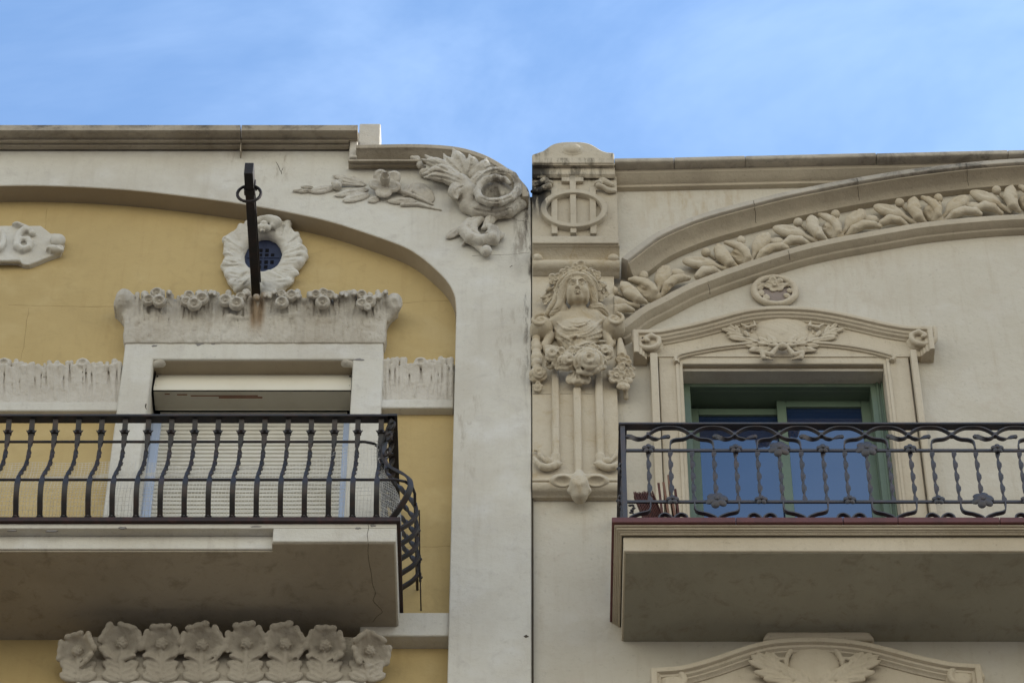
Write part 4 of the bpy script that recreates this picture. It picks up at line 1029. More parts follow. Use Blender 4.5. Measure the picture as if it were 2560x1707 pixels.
def strand(pts):
    n = len(mnet.v)
    for i, p in enumerate(pts):
        d = (pts[min(i + 1, len(pts) - 1)] - pts[max(i - 1, 0)]).normalized(); a = d.cross(Vector((.3, -1, .2))).normalized(); b = d.cross(a)
        mnet.v += [tuple(p + a * hw), tuple(p - a * hw * .5 + b * hw), tuple(p - a * hw * .5 - b * hw)]
    for i in range(len(pts) - 1):
        for q in range(3): mnet.f.append((n + i * 3 + q, n + i * 3 + (q + 1) % 3, n + i * 3 + 3 + (q + 1) % 3, n + i * 3 + 3 + q)); mnet.mi.append(0)
ns = int((NL + DS) / ST)
for i in range(ns): 
    s0 = i * ST + random.uniform(-.002, .002); strand([netpt(s0 + .012 * math.sin(j / 12 * 3), j / 12) for j in range(13)])
for j in range(25):
    t = j / 24; strand([netpt(k * (NL + DS) / 110, t) for k in range(111)])
# the loose fold that hangs over
for j in range(5):
    strand([netpt(NL * (.30 + .45 * k / 40), .55 + .02 * j + .38 * (k / 40) ** 2.2) + Vector((0, -.012, 0)) for k in range(41)])
tag(mnet.build('safety_netting', M['net'], None, smooth=60), 'white plastic mesh netting tied inside the black bulging railing', 'netting')

# ================================================================== flower lintel of the window below
o0 = OY + .09
c6 = crop(0, 1400, 2.045)
F = field_at(c6(270, 280), c6(2010, 640), OY - .012, o0 + .22, .0052)
flw = [(408, 455, .112), (625, 415, .118), (830, 418, .118), (1035, 425, .118), (1262, 415, .118), (1462, 420, .118), (1665, 430, .118), (1884, 455, .110)]
a = c6(385, 700, o0); b_ = c6(1880, 300, o0)
for (x, y, r) in flw:
    p = c6(x, y, o0 + .045)
    F.poppy(p + Vector((0, .012, -.012)), r * .95, (0 if 500 < x < 1800 else (-.45 if x < 500 else .45), -1, -.55), ph=random.uniform(-.3, .3))
    F.chain([p + Vector((0, .02, -.05)), c6(x - 8, 600, o0 + .01)], [.02, .014], .01)
zlo6 = PZ(1400 + 610 / 2.045, o0); 
F.box((a.x, -o0, zlo6 - .1), (b_.x, .15, PZ(1588, o0)), .02, .03)
for (x, y, r) in flw:
    for sgn in (-1, 1):
        for (dy, l) in ((522, 95), (552, 80), (580, 98)):
            F.leaf(c6(x + sgn * 8 - 8, dy + 34, o0 + .008), c6(x + sgn * l - 8, dy - 4, o0 + .012), .034, .02, .003)
for xx in (a.x, b_.x): F.chain([(xx, -o0 + .02, zlo6), (xx, -o0 + .02, zlo6 + .14), (xx + (-.03 if xx == a.x else .03), -o0, zlo6 + .22)], .02, .02)
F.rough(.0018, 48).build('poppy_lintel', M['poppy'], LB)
m_ = MB(); m_.box(a.x - .008, b_.x + .008, -o0 - .006, .14, zlo6 - .6, zlo6 - .01); m_.build('lower_surround', M['white'], LB, bevel=.006)
# ================================================================== the right house
RB = thing('cream_house', (2.4, 0.2, 0), 'cream stone house with leafy arch, carved woman on its pilaster and green window', 'building')
OW = -0.06                                # its wall lies 6 cm behind the pilaster
XP0 = XJ + .006
XP1b = PX(1541, 980, 0.0)
wx0, wx1 = PX(1708, 910, -.0), PX(2212, 905, -.0)
wzt = PZ(908, 0.0)
SLAB_R = PZ(1293, .66)
zro = PZ(420, OW)
mw = MB(); wall_sheet(mw, XP0, XR, 12.5, zro, -OW, .30, [(wx0, wx1, SLAB_R - .03, wzt)]); mw.box(XP0, XR, -OW, .36, 0, 12.5)
mw.build('wall', M['cream'], RB)
m_ = MB(); m_.box(XR, XR + 14, .06, 9.0, 0, zro - .1); m_.box(XP0, XR, .95, 9.0, 0, zro - .1); m_.box(XP0, XR, .36, .95, wzt + .3, zro - .1); m_.box(XP0, wx0 - .3, .36, .95, 0, wzt + .3); m_.box(wx1 + .3, XR, .36, .95, 0, wzt + .3); m_.box(wx0 - .3, wx1 + .3, .36, .95, 0, SLAB_R - .05)  # first box is unseen, added beyond the front to block the sun
m_.build('house_body', M['roof'], RB)

# parapet coping, climbing slightly to the right
def sl(u0, v0, o0_, u1, v1, o1): return P(u0, v0, o0_), P(u1, v1, o1)
cp = .10
p0, p1 = P(1536, 395, cp), P(2560, 373.5, cp)
sl_ = (p1.z - p0.z) / (p1.x - p0.x)
xj = [PX(u, 380, cp) for u in (1536, 1684, 1862, 2190, 2520)] + [XR]
m_ = MB()
for i in range(len(xj) - 1):
    a_, b_ = xj[i] + (.0012 if i else 0), xj[i + 1] - .0012
    pa = [(a_, p0.z + (a_ - p0.x) * sl_ + random.uniform(-.004, .004)), (b_, p0.z + (b_ - p0.x) * sl_ + random.uniform(-.004, .004))]
    m_.sweep(pa, [(0, -.2), (0, cp - .008), (-.008, cp), (-.038, cp), (-.044, cp - .008), (-.046, cp - .035), (-.046, -.2)], 0.0)
m_.build('coping', M['coping'], RB, bevel=.006)
m_ = MB(); pa = [(XP0, p0.z + (XP0 - p0.x) * sl_), (XR, p0.z + (XR - p0.x) * sl_)]
m_.sweep(pa, [(-.044, -.2), (-.044, .035), (-.075, .035), (-.085, .022), (-.11, -.0), (-.120, -.025), (-.138, -.028), (-.144, -.058), (-.148, -.2)], 0.0)
m_.build('parapet_moulding', M['arch_stone'], RB, bevel=.003)
m_ = MB(); m_.prism([(XP0, zro - .05), (XR, zro - .05), (XR, p0.z + (XR - p0.x) * sl_ - .1), (XP0, p0.z + (XP0 - p0.x) * sl_ - .1)], .062, .25); m_.build('parapet', M['cream'], RB)

# the big arch: lip and cove above, leaf frieze, lower moulding
AO = .10
ext = [(1535, 658), (1553, 643), (1596, 610), (1643.8, 577.5), (1723, 543.5), (1790, 522), (1865, 502), (1962, 478), (2060, 458), (2139, 443), (2271, 422), (2422, 404), (2560, 394), (2700, 389)]
ep = smooth_path([P(u, v, AO) for u, v in ext], 4)
ap = xz(ep); 
def clipx(pp, x0): return [q for q in pp if q[0] >= x0]
ap = clipx(ap, XP1b); ap = [q for q in ap if q[0] > PX(1548, 640, .06)]
q0 = ap[-1]; ap += [(q0[0] + .25, q0[1] + .003), (q0[0] + .6, q0[1] - .01), (XR, q0[1] - .06)]
m_ = MB(); m_.sweep(ap, [(0, -.06), (0, AO - .006), (-.008, AO), (-.046, AO), (-.050, AO - .012), (-.050, -.06)], 0.0)
AM = m_.build('arch_lip', M['arch_lip'], RB, bevel=.004)
m_ = MB(); m_.sweep(ap, [(-.048, -.06), (-.048, AO - .022), (-.060, AO - .022), (-.064, AO - .035), (-.072, AO - .055), (-.085, AO - .085), (-.100, AO - .105), (-.125, AO - .118), (-.130, AO - .145), (-.130, -.06)], 0.0)
m_.build('arch_cove', M['arch_stone'], RB, bevel=.002, smooth=50)
LO = .035
low = [(1535, 815), (1557.6, 802), (1600, 770), (1652.7, 743), (1692, 722), (1732, 703), (1798, 678), (1865, 655), (1935, 632), (2006, 611.5), (2085, 594), (2161, 580), (2240, 566), (2316, 554), (2448.6, 541), (2560, 534.7), (2700, 531)]
lp = xz(smooth_path([P(u, v, LO) for u, v in low], 4)); lp = clipx(lp, XP1b); lp = [(XP1b - .004, lp[0][1] - (lp[0][0] - XP1b + .004) * 1.05)] + lp
q0 = lp[-1]; lp += [(q0[0] + .25, q0[1] + .003), (q0[0] + .6, q0[1] - .01), (XR, q0[1] - .06)]
m_ = MB(); m_.sweep(lp, [(0, -.06), (0, LO - .004), (-.004, LO), (-.052, LO), (-.058, LO - .012), (-.068, LO - .03), (-.072, LO - .05), (-.084, LO - .055), (-.092, LO - .075), (-.096, LO - .095), (-.096, -.07)], 0.0)
m_.build('arch_lower_moulding', M['arch_stone'], RB, bevel=.002, smooth=45)
mk = MB()
for a_ in ((1884, 500), (2142, 444), (2415, 407)):
    mk = MB(); mk.tube(jag(P(a_[0], a_[1] + 2, AO + .0005), P(a_[0] + 3, a_[1] + 13, AO + .0005), 4, .003), .0018, 5); mk.tube(jag(P(a_[0] + 3, a_[1] + 17, AO - .018), P(a_[0] + 6, a_[1] + 58, .005), 6, .004), .0016, 5); mk.build('stone_joint', M['crack'], RB)
for a_ in ((1770, 710), (1970, 626)):
    mk = MB(); mk.tube([P(a_[0], a_[1], LO + .0005), P(a_[0] + 4, a_[1] + 13, LO + .0005), P(a_[0] + 5, a_[1] + 26, LO - .04)], .0016, 5); mk.build('stone_joint', M['crack'], RB)

# leaf frieze
c = crop(1900, 460, 5.88)
def arch_ang(x):
    for i in range(len(lp) - 1):
        if lp[i][0] <= x <= lp[i + 1][0]:
            return math.atan2(lp[i + 1][1] - lp[i][1], lp[i + 1][0] - lp[i][0])
    return 0.0
base0 = c(980, 800, -.02); ang0 = arch_ang(base0.x)
ca, sa_ = math.cos(-ang0), math.sin(-ang0)
def loc_(x, y, o):
    p = c(x, y, o) - base0; return (p.x * ca - p.z * sa_, o, p.x * sa_ + p.z * ca)
F = Field((XP1b - .008, -.115, lp[0][1] - .02), (PX(2620, 500, 0), .075, ap[-4][1] - .05), .0052)
def motif(F, cx, cz, ang, sc=1.0):
    cc, ss = math.cos(ang), math.sin(ang)
    def g(x, y, o):
        a, o_, b = loc_(x, y, o); a *= sc; b *= sc
        return Vector((cx + a * cc - b * ss, -(o_), cz + a * ss + b * cc))
    # the opened pod: a plump half, a curled half, the hollow between them
    F.chain([g(1150, 800, -.045), g(1010, 690, -.045)], [.04, .05], .006)
    F.chain([g(970, 820, -.03), g(870, 745, -.006), g(800, 640, .004), g(775, 560, .0), g(765, 495, -.012)], [.014, .034, .045, .038, .014], .004)
    F.chain([g(1100, 780, -.025), g(1145, 695, -.0), g(1125, 610, .010), g(1055, 535, .014), g(960, 490, .012), g(880, 468, .004)], [.018, .024, .028, .028, .024, .012], .004)
    F.ell(g(1010, 665, .018), (.034, .042, .050), None, .003, True)
    F.line([g(880, 560, .1), g(905, 610, .1), g(960, 640, .1)], [.006, .012, .006], .004)
    # big leaves: broad flat blades on slim stalks, ribbed along their length
    def blade(a, b, w, th, stalk):
        a = Vector(a); b = Vector(b); t = (b - a).normalized(); n_ = Vector((0, -1, 0)); n_ = (n_ - t * n_.dot(t)).normalized(); q_ = t.cross(n_)
        rot = np.array([list(t), list(q_), list(n_)]).T; Lh = (b - a).length / 2
        F.ell(a.lerp(b, .5), (Lh, w, th), rot, .004)
        F.chain([stalk, a.lerp(b, .35)], [.012, w * .55], .008)
        for e in (-.55, -.18, .2, .58):
            F.line([a.lerp(b, .05) + q_ * w * e * .5 - Vector((0, .1, 0)), a.lerp(b, .5) + q_ * w * e - Vector((0, .1, 0)), a.lerp(b, .93) + q_ * w * e * .55 - Vector((0, .1, 0))], [.0015, .0048, .002], .003)
        F.ell(a.lerp(b, .60) + n_ * th * 1.05, (Lh * .55, w * .40, th * .40), rot, .008, True)
    blade(g(1260, 640, -.012), g(1500, 400, -.002), .050, .030, g(1195, 750, -.035))
    blade(g(690, 760, -.012), g(225, 650, -.006), .050, .030, g(845, 850, -.035))
    # buds on stalks
    F.chain([g(1165, 700, -.03), g(1155, 600, -.015), g(1130, 540, -.01)], [.010, .011, .013], .004); F.ell(g(1105, 465, -.002), (.028, .028, .036), None, .004)
    F.chain([g(690, 680, -.03), g(640, 630, -.015)], [.010, .012], .004); F.ell(g(580, 575, -.002), (.030, .028, .034), None, .004)
    # curled leaves at the foot
    F.chain([g(740, 890, -.03), g(610, 825, -.003), g(490, 820, .0), g(390, 880, -.008)], [.014, .028, .032, .024], .004); F.ell(g(615, 885, .012), (.036, .034, .022), None, .003, True)
    F.chain([g(1250, 780, -.03), g(1370, 665, -.003), g(1500, 605, .0), g(1640, 610, -.005), g(1720, 635, -.015)], [.014, .028, .030, .026, .016], .004); F.ell(g(1455, 690, .012), (.040, .034, .024), None, .003, True)
    F.ell(g(1600, 550, -.035), (.05, .03, .04), None, .01)
c4 = crop(1520, 360, 2.2615)
for (x, y) in ((215, 885), (733, 688), (1236, 534), (1795, 435), (2330, 372)):
    p = c4(x, y, -.02); motif(F, p.x, p.z, arch_ang(p.x), 1.05 if x > 300 else 1.0)
yv = -F.ax[1][None, :, None]; lim = .032; A_ = F.D; B_ = (yv - lim).astype(np.float32) * np.ones_like(A_); kk = .018; hh = np.maximum(kk - np.abs(A_ - B_), 0) / kk; F.D = np.maximum(A_, B_) + hh * hh * kk * .25      # the carver's front plane
F.rough(.0012, 52).build('leaf_frieze', M['carved'], RB)

# ---- medallion with a carved flower
c = crop(1520, 640, 2.6727)
mc_ = c(1115, 233, OW + .02); 
F = Field((mc_.x - .19, -OW - .07, mc_.z - .19), (mc_.x + .19, -OW + .02, mc_.z + .19), .0055)
ring = [mc_ + Vector((.128 * math.cos(t), 0, .128 * math.sin(t))) for t in [i * 2 * math.pi / 40 for i in range(41)]]
F.chain(ring, .019, .006)
for a in (2.7, 3.3, 3.9, 5.5, 6.1, 6.7):
    F.leaf(mc_ + Vector((.105 * math.cos(a + .25), .008, .105 * math.sin(a + .25))), mc_ + Vector((.075 * math.cos(a), .0, .075 * math.sin(a) + .02)), .022, .012)
F.flower(mc_ + Vector((0, -.005, .045)), .062, 5, (0, -1, -.3), 'cup', .3)
for s in (-1, 1): F.leaf(mc_ + Vector((0, -.0, .03)), mc_ + Vector((s * .085, -.01, .055)), .02, .012)
med = F.rough(.001, 60).build('medallion', M['cream_trim'], RB)
m_ = MB(); m_.ball(mc_ + Vector((0, .022, -.0)), (.112, .02, .112), 28, 10); m_.build('medallion_ground', M['medal'], med)

# ---- window surround
SOr = 0.0
m_ = MB()
oj = -.022
zw0 = SLAB_R - .02
jx0, jx1 = PX(1520 + 345 / 2.6727, 960, oj), PX(1520 + 2030 / 2.6727, 960, oj)
jx1 = PX(2279, 960, oj); ix1 = PX(2215, 960, oj); ix0 = PX(1708.5, 960, oj)
zlin = PZ(895, oj)
ztop_i = PZ(908.5, oj)
m_.prism([(jx0, zw0), (jx0, zlin + .02), (jx1, zlin + .02), (jx1, zw0), (ix1, zw0), (ix1, ztop_i), (ix0, ztop_i), (ix0, zw0)], -oj, .42)
m_.build('window_surround', M['cream_trim'], RB, bevel=.006)
for (ua, ub) in ((1691, 1699), (2222, 2230)):
    q = MB(); q.box(PX(ua, 960, oj), PX(ub, 960, oj), -oj - .010, .1, zw0, zlin - .01); q.build('jamb_bead', M['cream_trim'], RB, bevel=.004)
q = MB(); q.box(ix0 - .02, ix1 + .02, -oj + .02, .26, ztop_i - .0015, ztop_i + .02); q.build('window_soffit', M['reveal'], RB)
# pediment plate
po = .0
topm = [(168, 487), (330, 483), (420, 468), (520, 448), (620, 425), (750, 390), (880, 355), (1010, 334), (1165, 327), (1330, 333), (1470, 350), (1600, 375), (1720, 402), (1850, 432), (1960, 452), (2030, 460), (2165, 462)]
tp = xz([c(x, y, .055) for x, y in topm])
pm = smooth_path([Vector((x, z)) for x, z in tp], 3); pm = [(p[0], p[1]) for p in pm]
zsc = c(180, 640, .02).z
plate = [(pm[0][0] + .02, zsc), (pm[0][0] + .02, pm[0][1] - .05)] + [(x, z - .05) for x, z in pm[1:-1]] + [(pm[-1][0] - .02, pm[-1][1] - .05), (pm[-1][0] - .02, zsc), (jx1 + .02, zsc - .0), (jx1 + .02, zlin + .005), (jx0 - .02, zlin + .005), (jx0 - .02, zsc)]
m_ = MB(); m_.prism(plate, -OW - .045, .2); m_.build('pediment', M['cream_trim'], RB, bevel=.004)
path = [(pm[0][0], c(170, 640, .05).z)] + pm + [(pm[-1][0], c(2170, 620, .05).z)]
m_ = MB(); m_.sweep(path, [(0, -.1), (0, .050), (-.012, .054), (-.030, .050), (-.034, .034), (-.048, .032), (-.056, .018), (-.064, .016), (-.070, -.002), (-.080, -.006), (-.084, -.1)], 0.0)
m_.build('pediment_moulding', M['cream_trim'], RB, bevel=.003, smooth=40)
# scrolls at its feet
for (cx_, cy_, s) in ((290, 590, 1), (2075, 565, -1)):
    p = c(cx_, cy_, .0); F = Field((p.x - .20, -.10, p.z - .20), (p.x + .20, .08, p.z + .16), .0055)
    sp_ = []
    for i in range(34):
        a = math.pi * (1.0 if s > 0 else 0.0) + s * i * .22; r = .086 * (1 - i / 40.0)
        sp_.append(p + Vector((math.cos(a) * r * 1.0 - s * .01, -.02 - .0006 * i, math.sin(a) * r * .92)))
    F.chain([p + Vector((-s * .100, -.02, .09)), p + Vector((-s * .098, -.02, .04))] + sp_, [.018, .018] + [.018 - .008 * i / 34 for i in range(34)], .004)
    F.ell(p + Vector((0, .03, 0)), (.078, .055, .078), None, .008)
    F.chain([p + Vector((-s * .06, -.03, -.005)), p + Vector((0, -.04, .03)), p + Vector((s * .05, -.03, .02))], [.008, .018, .010], .006)
    F.rough(.0009, 60).build('pediment_scroll', M['cream_trim'], RB)
# slim strips below the scrolls
for (ua, ub, vt) in ((1628, 1647, 881), (2286, 2302, 873)):
    q = MB(); q.box(PX(ua, 960, .02), PX(ub, 960, .02), -.02, .1, zw0, PZ(vt, .02)); q.build('surround_strip', M['cream_trim'], RB, bevel=.006)
# inner arched bead
ib = [(455, 700), (450, 672), (480, 652), (560, 632), (700, 606), (820, 590), (930, 579), (1050, 572), (1180, 569), (1310, 571), (1450, 577), (1580, 590), (1700, 609), (1800, 630), (1880, 652), (1915, 668), (1900, 690)]
bp = smooth_path([Vector((p.x, p.z)) for p in [c(x, y, .008) for x, y in ib]], 3)
m_ = MB(); m_.sweep([(p[0], p[1]) for p in bp], [(0.010, -.06), (0.010, .006), (0.004, .012), (-.010, .010), (-.014, -.002), (-.022, -.004), (-.026, -.06)], 0.0); m_.build('arched_bead', M['cream_trim'], RB, bevel=.002, smooth=45)
# cartouche and laurel
F = field_at(c(740, 370), c(1590, 710), OW - .0, .085, .0042)
pc = c(1165, 500, -.010); F.ell(pc + Vector((0, .022, .01)), (.180, .044, .170), None, .02)
rim = [pc + Vector((.186 * math.cos(t), .006, .01 + .176 * math.sin(t))) for t in [i * math.pi / 24 - .15 for i in range(27)]]
F.chain(rim, .010, .006)
for s in (-1, 1):
    X_ = lambda x: 1165 + s * (1165 - x)
    F.chain([c(X_(890), 455, .0), c(X_(930), 478, .008), c(X_(985), 465, .010), c(X_(975), 435, .008)], [.006, .011, .010, .005], .006)
    stem = [c(X_(1140), 600, .02), c(X_(1020), 590, .012), c(X_(900), 545, .006), c(X_(800), 480, .0)]; F.chain(stem, [.012, .011, .009, .006], .006)
    for (x0, y0, x1, y1, w) in ((1060, 590, 930, 580, .03), (1000, 580, 880, 545, .03), (930, 560, 800, 540, .03), (900, 530, 790, 520, .026), (860, 510, 750, 485, .026), (840, 490, 790, 440, .022), (880, 520, 850, 460, .02), (1080, 590, 1000, 540, .026), (1100, 610, 990, 640, .034), (1060, 620, 930, 630, .03), (1130, 600, 1060, 520, .03), (1000, 600, 920, 600, .026), (940, 540, 910, 500, .02)):
        F.leaf(c(X_(x0), y0, .001), c(X_(x1), y1, -.001), w * .72, .011, .004)
    F.chain([c(X_(1130), 610, .03), c(X_(1090), 660, .028), c(X_(1030), 645, .02), c(X_(1040), 680, .02), c(X_(1100), 690, .015)], [.012, .018, .014, .014, .006], .005)
F.ell(c(1165, 605, .03), (.032, .026, .026), None, .008)
F.rough(.0012, 55).build('laurel_cartouche', M['cream_trim'], RB)

# ---- the green window
yf = .16
gx0, gx1 = ix0 - .0, ix1 + .0
zt_g = ztop_i
m_ = MB(); fw = .045
def g_at(x, y, yy): return crop(1520, 640, 2.6727)(x, y, -yy)
m_.box(gx0, gx0 + .048, yf, yf + .19, zw0, zt_g); m_.box(gx1 - .075, gx1, yf, yf + .19, zw0, zt_g)
zh1 = g_at(1100, 872, yf).z; m_.box(gx0, gx1, yf - .001, yf + .09, zh1, zt_g)
win = m_.build('window', M['green'], RB, bevel=.004, label='green framed sliding window with two panes')
m_ = MB(); zh4 = g_at(1100, 966, yf + .11).z; zh2 = zh4 + .022; zh3 = zh2 + (zh1 - zh2) * .5
m_.box(gx0 + .048, gx1 - .075, yf + .045, yf + .14, zh3, zh1 + .001); m_.box(gx0 + .048, gx1 - .075, yf + .062, yf + .14, zh2, zh3 - .006); m_.build('shutter_head', M['green_dark'], win, bevel=.004)
m_ = MB(); m_.box(gx0 + .048, gx1 - .075, yf + .035, yf + .19, zh4, zh2); m_.build('transom', M['green'], win, bevel=.003)
xm_ = PX(1520 + 1165 / 2.6727, 1000, -yf - .05)
def sash(x0, x1, y0, ztop, name):
    m_ = MB(); s = .055
    m_.box(x0, x0 + s, y0, y0 + .035, zw0, ztop); m_.box(x1 - s, x1, y0, y0 + .035, zw0, ztop); m_.box(x0 + s, x1 - s, y0 + .0006, y0 + .0345, ztop - s, ztop); m_.box(x0 + s, x1 - s, y0 + .0006, y0 + .0345, zw0, zw0 + .09)
    f = m_.build(name, M['green'], win, bevel=.003)
    m_ = MB(); m_.add([(x0 + s - .004, y0 + .018, zw0), (x1 - s + .004, y0 + .018, zw0), (x1 - s + .004, y0 + .018, ztop - s + .004), (x0 + s - .004, y0 + .018, ztop - s + .004)], [(0, 1, 2, 3)]); m_.build('pane', M['glass'], win)
sash(gx0 + .045, xm_ + .03, yf + .150, zh4 - .024, 'sash'); sash(xm_ - .03, gx1 - .072, yf + .110, zh4 + .002, 'sash')
m_ = MB(); m_.box(gx0 + .04, gx1 - .07, yf + .192, yf + .23, zw0, zh1); m_.build('window_dark', M['hole'], win)
m_ = MB(); m_.box(gx1 - .040, gx1 - .028, yf - .012, yf + .01, zw0, zt_g - .02); m_.box(gx1 - .012, gx1 - .0005, yf - .018, yf + .01, zw0, zt_g - .01); m_.build('guide_rail', M['green'], win, bevel=.003)

# ================================================================== pilaster with crest, ring and carved woman
c = crop(1300, 340, 4.357)
OB = .0
PXL, PXR = XP0, PX(1541, 900, .0)
m_ = MB(); m_.box(PXL, PXR, .0, .12, PZ(1215, 0), PZ(640, 0)); m_.build('pilaster_panel', M['carved'], RB, bevel=.004)
# crest block
oc = .10
cr = [(120, 310), (118, 200), (180, 185), (250, 160), (295, 128), (330, 103), (365, 85), (400, 75), (450, 66), (500, 62), (560, 61), (620, 62), (660, 63), (700, 68), (745, 78), (780, 90), (825, 115), (870, 145), (905, 162), (950, 175), (1025, 180), (1032, 310)]
pp = xz([c(x, y, oc) for x, y in cr])
m_ = MB(); zc0 = c(500, 298, oc).z; pp[0] = (PXL, zc0); pp[-1] = (pp[-2][0], zc0); pp[1] = (PXL, pp[1][1])
xr_c = pp[-1][0]
m_.prism(pp, -oc, .30); 
CRo = m_.build('pilaster_crest', M['crest'], RB, bevel=.010)
m_ = MB(); zc1 = c(500, 330, .065).z; zc2 = c(500, 415, .065).z; zc3 = c(500, 460, .03).z
prof = [(zc0 + .01, -.1), (zc0 + .01, oc - .005), (zc0 - .008, oc - .012), (zc1 + .012, .075), (zc1, .065), (zc2, .065), (zc2 - .012, .055), (zc2 - .02, .045), (zc3, .03), (zc3, -.1)]
extr(m_, prof, PXL, xr_c + .004); m_.build('crest_moulding', M['crest'], CRo, bevel=.004)
oe = .030
ze1 = c(500, 1085, oe).z; xr_e = c(1062, 800, oe).x
m_ = MB(); m_.box(PXL, xr_e, -oe, .2, ze1 - .01, zc3 + .02); m_.build('emblem_panel', M['crest'], CRo, bevel=.004)
F = Field((c(430, 90, oc).x, -oc - .05, c(500, 230, oc).z), (c(720, 90, oc).x, -oc + .02, c(500, 80, oc).z), .005)
pb = c(572, 150, oc); F.ell(pb, (.060, .028, .050), None, .008); F.ell(pb + Vector((0, .004, 0)), (.074, .016, .066), None, .004); F.build('oval_boss', M['crest'], CRo)
# ring, bars and cross
pr = c(588, 795, oe + .03)
m_ = MB(); n = 64; vs = []
ring = [(pr.x + math.cos(2 * math.pi * i / n), pr.z + math.sin(2 * math.pi * i / n)) for i in range(n)]
circ = [(pr.x + .190 * math.cos(2 * math.pi * i / n), pr.z + .172 * math.sin(2 * math.pi * i / n)) for i in range(n)]
m_.sweep(circ, [(-.019, -.02), (-.019, oe + .034), (-.015, oe + .040), (.015, oe + .040), (.019, oe + .034), (.019, -.02)], 0.0, closed_path=True)
m_.build('emblem_ring', M['crest'], CRo, bevel=.002)
for (xa_, xb_, yt) in ((340, 408, 565), (545, 613, 425), (760, 830, 560)):
    m_ = MB(); m_.box(c(xa_, 800, oe + .02).x, c(xb_, 800, oe + .02).x, -oe - (.028 if yt < 500 else .022), 0, ze1 - .005, c(500, yt, oe + .02).z); m_.build('emblem_bar', M['crest'], CRo, bevel=.004)
m_ = MB(); q = c(452, 448, oe + .026); q2 = c(692, 492, oe + .026); m_.box(q.x, q2.x, -oe - .026, 0, q2.z, q.z); m_.build('emblem_cross_arm', M['crest'], CRo, bevel=.004)
for s in (-1, 1):
    X_ = (lambda x: x) if s > 0 else (lambda x: 1172 - x)
    F = field_at(c(X_(800), 480, .04), c(X_(1050), 700, .04), -.02, .10, .0055)
    F.chain([c(X_(1040), 605, oe + .01), c(X_(970), 600, oe + .02), c(X_(900), 560, oe + .025), c(X_(855), 545, oe + .03)], [.012, .015, .017, .020], .010); F.ell(c(X_(850), 520, oe + .015), (.026, .026, .018), None, .010); F.ell(c(X_(830), 580, oe + .03), (.014, .02, .014), None, .006, True)
    F.chain([c(X_(900), 500, oe + .0), c(X_(1000), 540, oe + .0)], [.03, .02], .02)
    F.rough(.001, 60).build('emblem_curl', M['crest'], CRo)
# ledge and cavetto below it
ol = .135; xr_l = c(1075, 1120, ol).x
zl1 = c(500, 1088, ol).z; zl2 = c(500, 1166, ol).z
m_ = MB(); m_.box(PXL, xr_l, -ol, .1, zl2, zl1); m_.build('crest_ledge', M['crest'], CRo, bevel=.006)
m_ = MB(); zb_ = c(500, 1488, .03).z; H = zl2 - zb_
prof = [(zl2 + .01, -.02), (zl2 + .01, ol - .016), (zl2 - .006, ol - .016), (zl2 - .010, ol - .030)]
for i in range(7):
    a = i / 6 * math.pi / 2; prof.append((zl2 - .012 - .055 * math.sin(a), .052 + (ol - .034 - .052) * (1 - math.sin(a)) ** 1.6))
zt_ = zl2 - .070; Ht = zt_ - zb_ - .012
for i in range(11):
    a = i / 10 * math.pi; prof.append((zt_ - Ht * (1 - math.cos(a)) / 2, .040 + .045 * math.sin(a) - .02 * i / 10))
prof += [(zb_, .012), (zb_, -.02)]
extr(m_, prof, PXL + .003, c(1085, 1400, .05).x); m_.build('crest_cavetto', M['carved'], CRo, smooth=60)
F = Field((PXL, -ol, zb_ - .02), (xr_l + .02, .02, zl2 + .02), .0065)
for xx in (PXL + .03, xr_l - .035): F.chain([(xx, -.045, zl2 - .55 * H), (xx, -.055, zb_ + .09)], [.03, .04], .03)
F.build('cavetto_stop', M['carved'], CRo)

# ---- the carved woman
c = crop(1310, 640, 4.355)
F = Field((PXL - .01, -.31, c(500, 1130, .1).z), (c(1080, 800, .1).x, .01, c(500, 60, .1).z), .0038)
hc = c(588, 385, .135); TILT = R(15)
RH = Matrix.Rotation(R(-3), 3, 'Z') @ Matrix.Rotation(TILT, 3, 'X')      # chin drawn in, looking down at the street
Rn = np.array(RH)
def hd(x, f, u_): return hc + RH @ Vector((x, -f, u_))
E = lambda x, f, u_, r, k=.02, sub=False: F.ell(hd(x, f, u_), r, Rn, k, sub)
# neck, chest and shoulders under a draped cloth
F.chain([hd(0, -.02, -.03), hd(0, -.03, -.12), c(585, 700, .06)], [.050, .046, .052], .012)
F.chain([c(300, 760, -.01), c(440, 710, .03), c(585, 690, .035), c(740, 700, .03), c(900, 750, -.01)], [.045, .060, .062, .060, .045], .03)
F.ell(c(595, 820, .01), (.150, .088, .150), None, .03); F.ell(c(500, 850, .045), (.075, .065, .075), None, .03); F.ell(c(690, 845, .045), (.075, .065, .075), None, .03)
F.chain([c(590, 900, .02), c(600, 1060, .005)], [.120, .085], .03)
for pts, r in (([(850, 690), (760, 770), (640, 850), (520, 880), (400, 900)], .012), ([(880, 780), (780, 850), (660, 890), (560, 870)], .010), ([(890, 930), (770, 930), (650, 960), (540, 1010)], .012), ([(330, 780), (400, 850), (480, 900), (560, 1000)], .011), ([(360, 720), (430, 780), (500, 800), (590, 790)], .008), ([(720, 680), (660, 740), (590, 770), (500, 770)], .008), ([(860, 860), (760, 900), (680, 905)], .010), ([(340, 880), (420, 930), (470, 1000)], .010), ([(470, 700), (560, 730), (660, 720), (740, 690)], .006)):
    F.line([c(x, y, .25) for x, y in pts], [r * .5, r, r, r * .5][:max(2, len(pts) - 1)], .006, False, off=-r * .25)
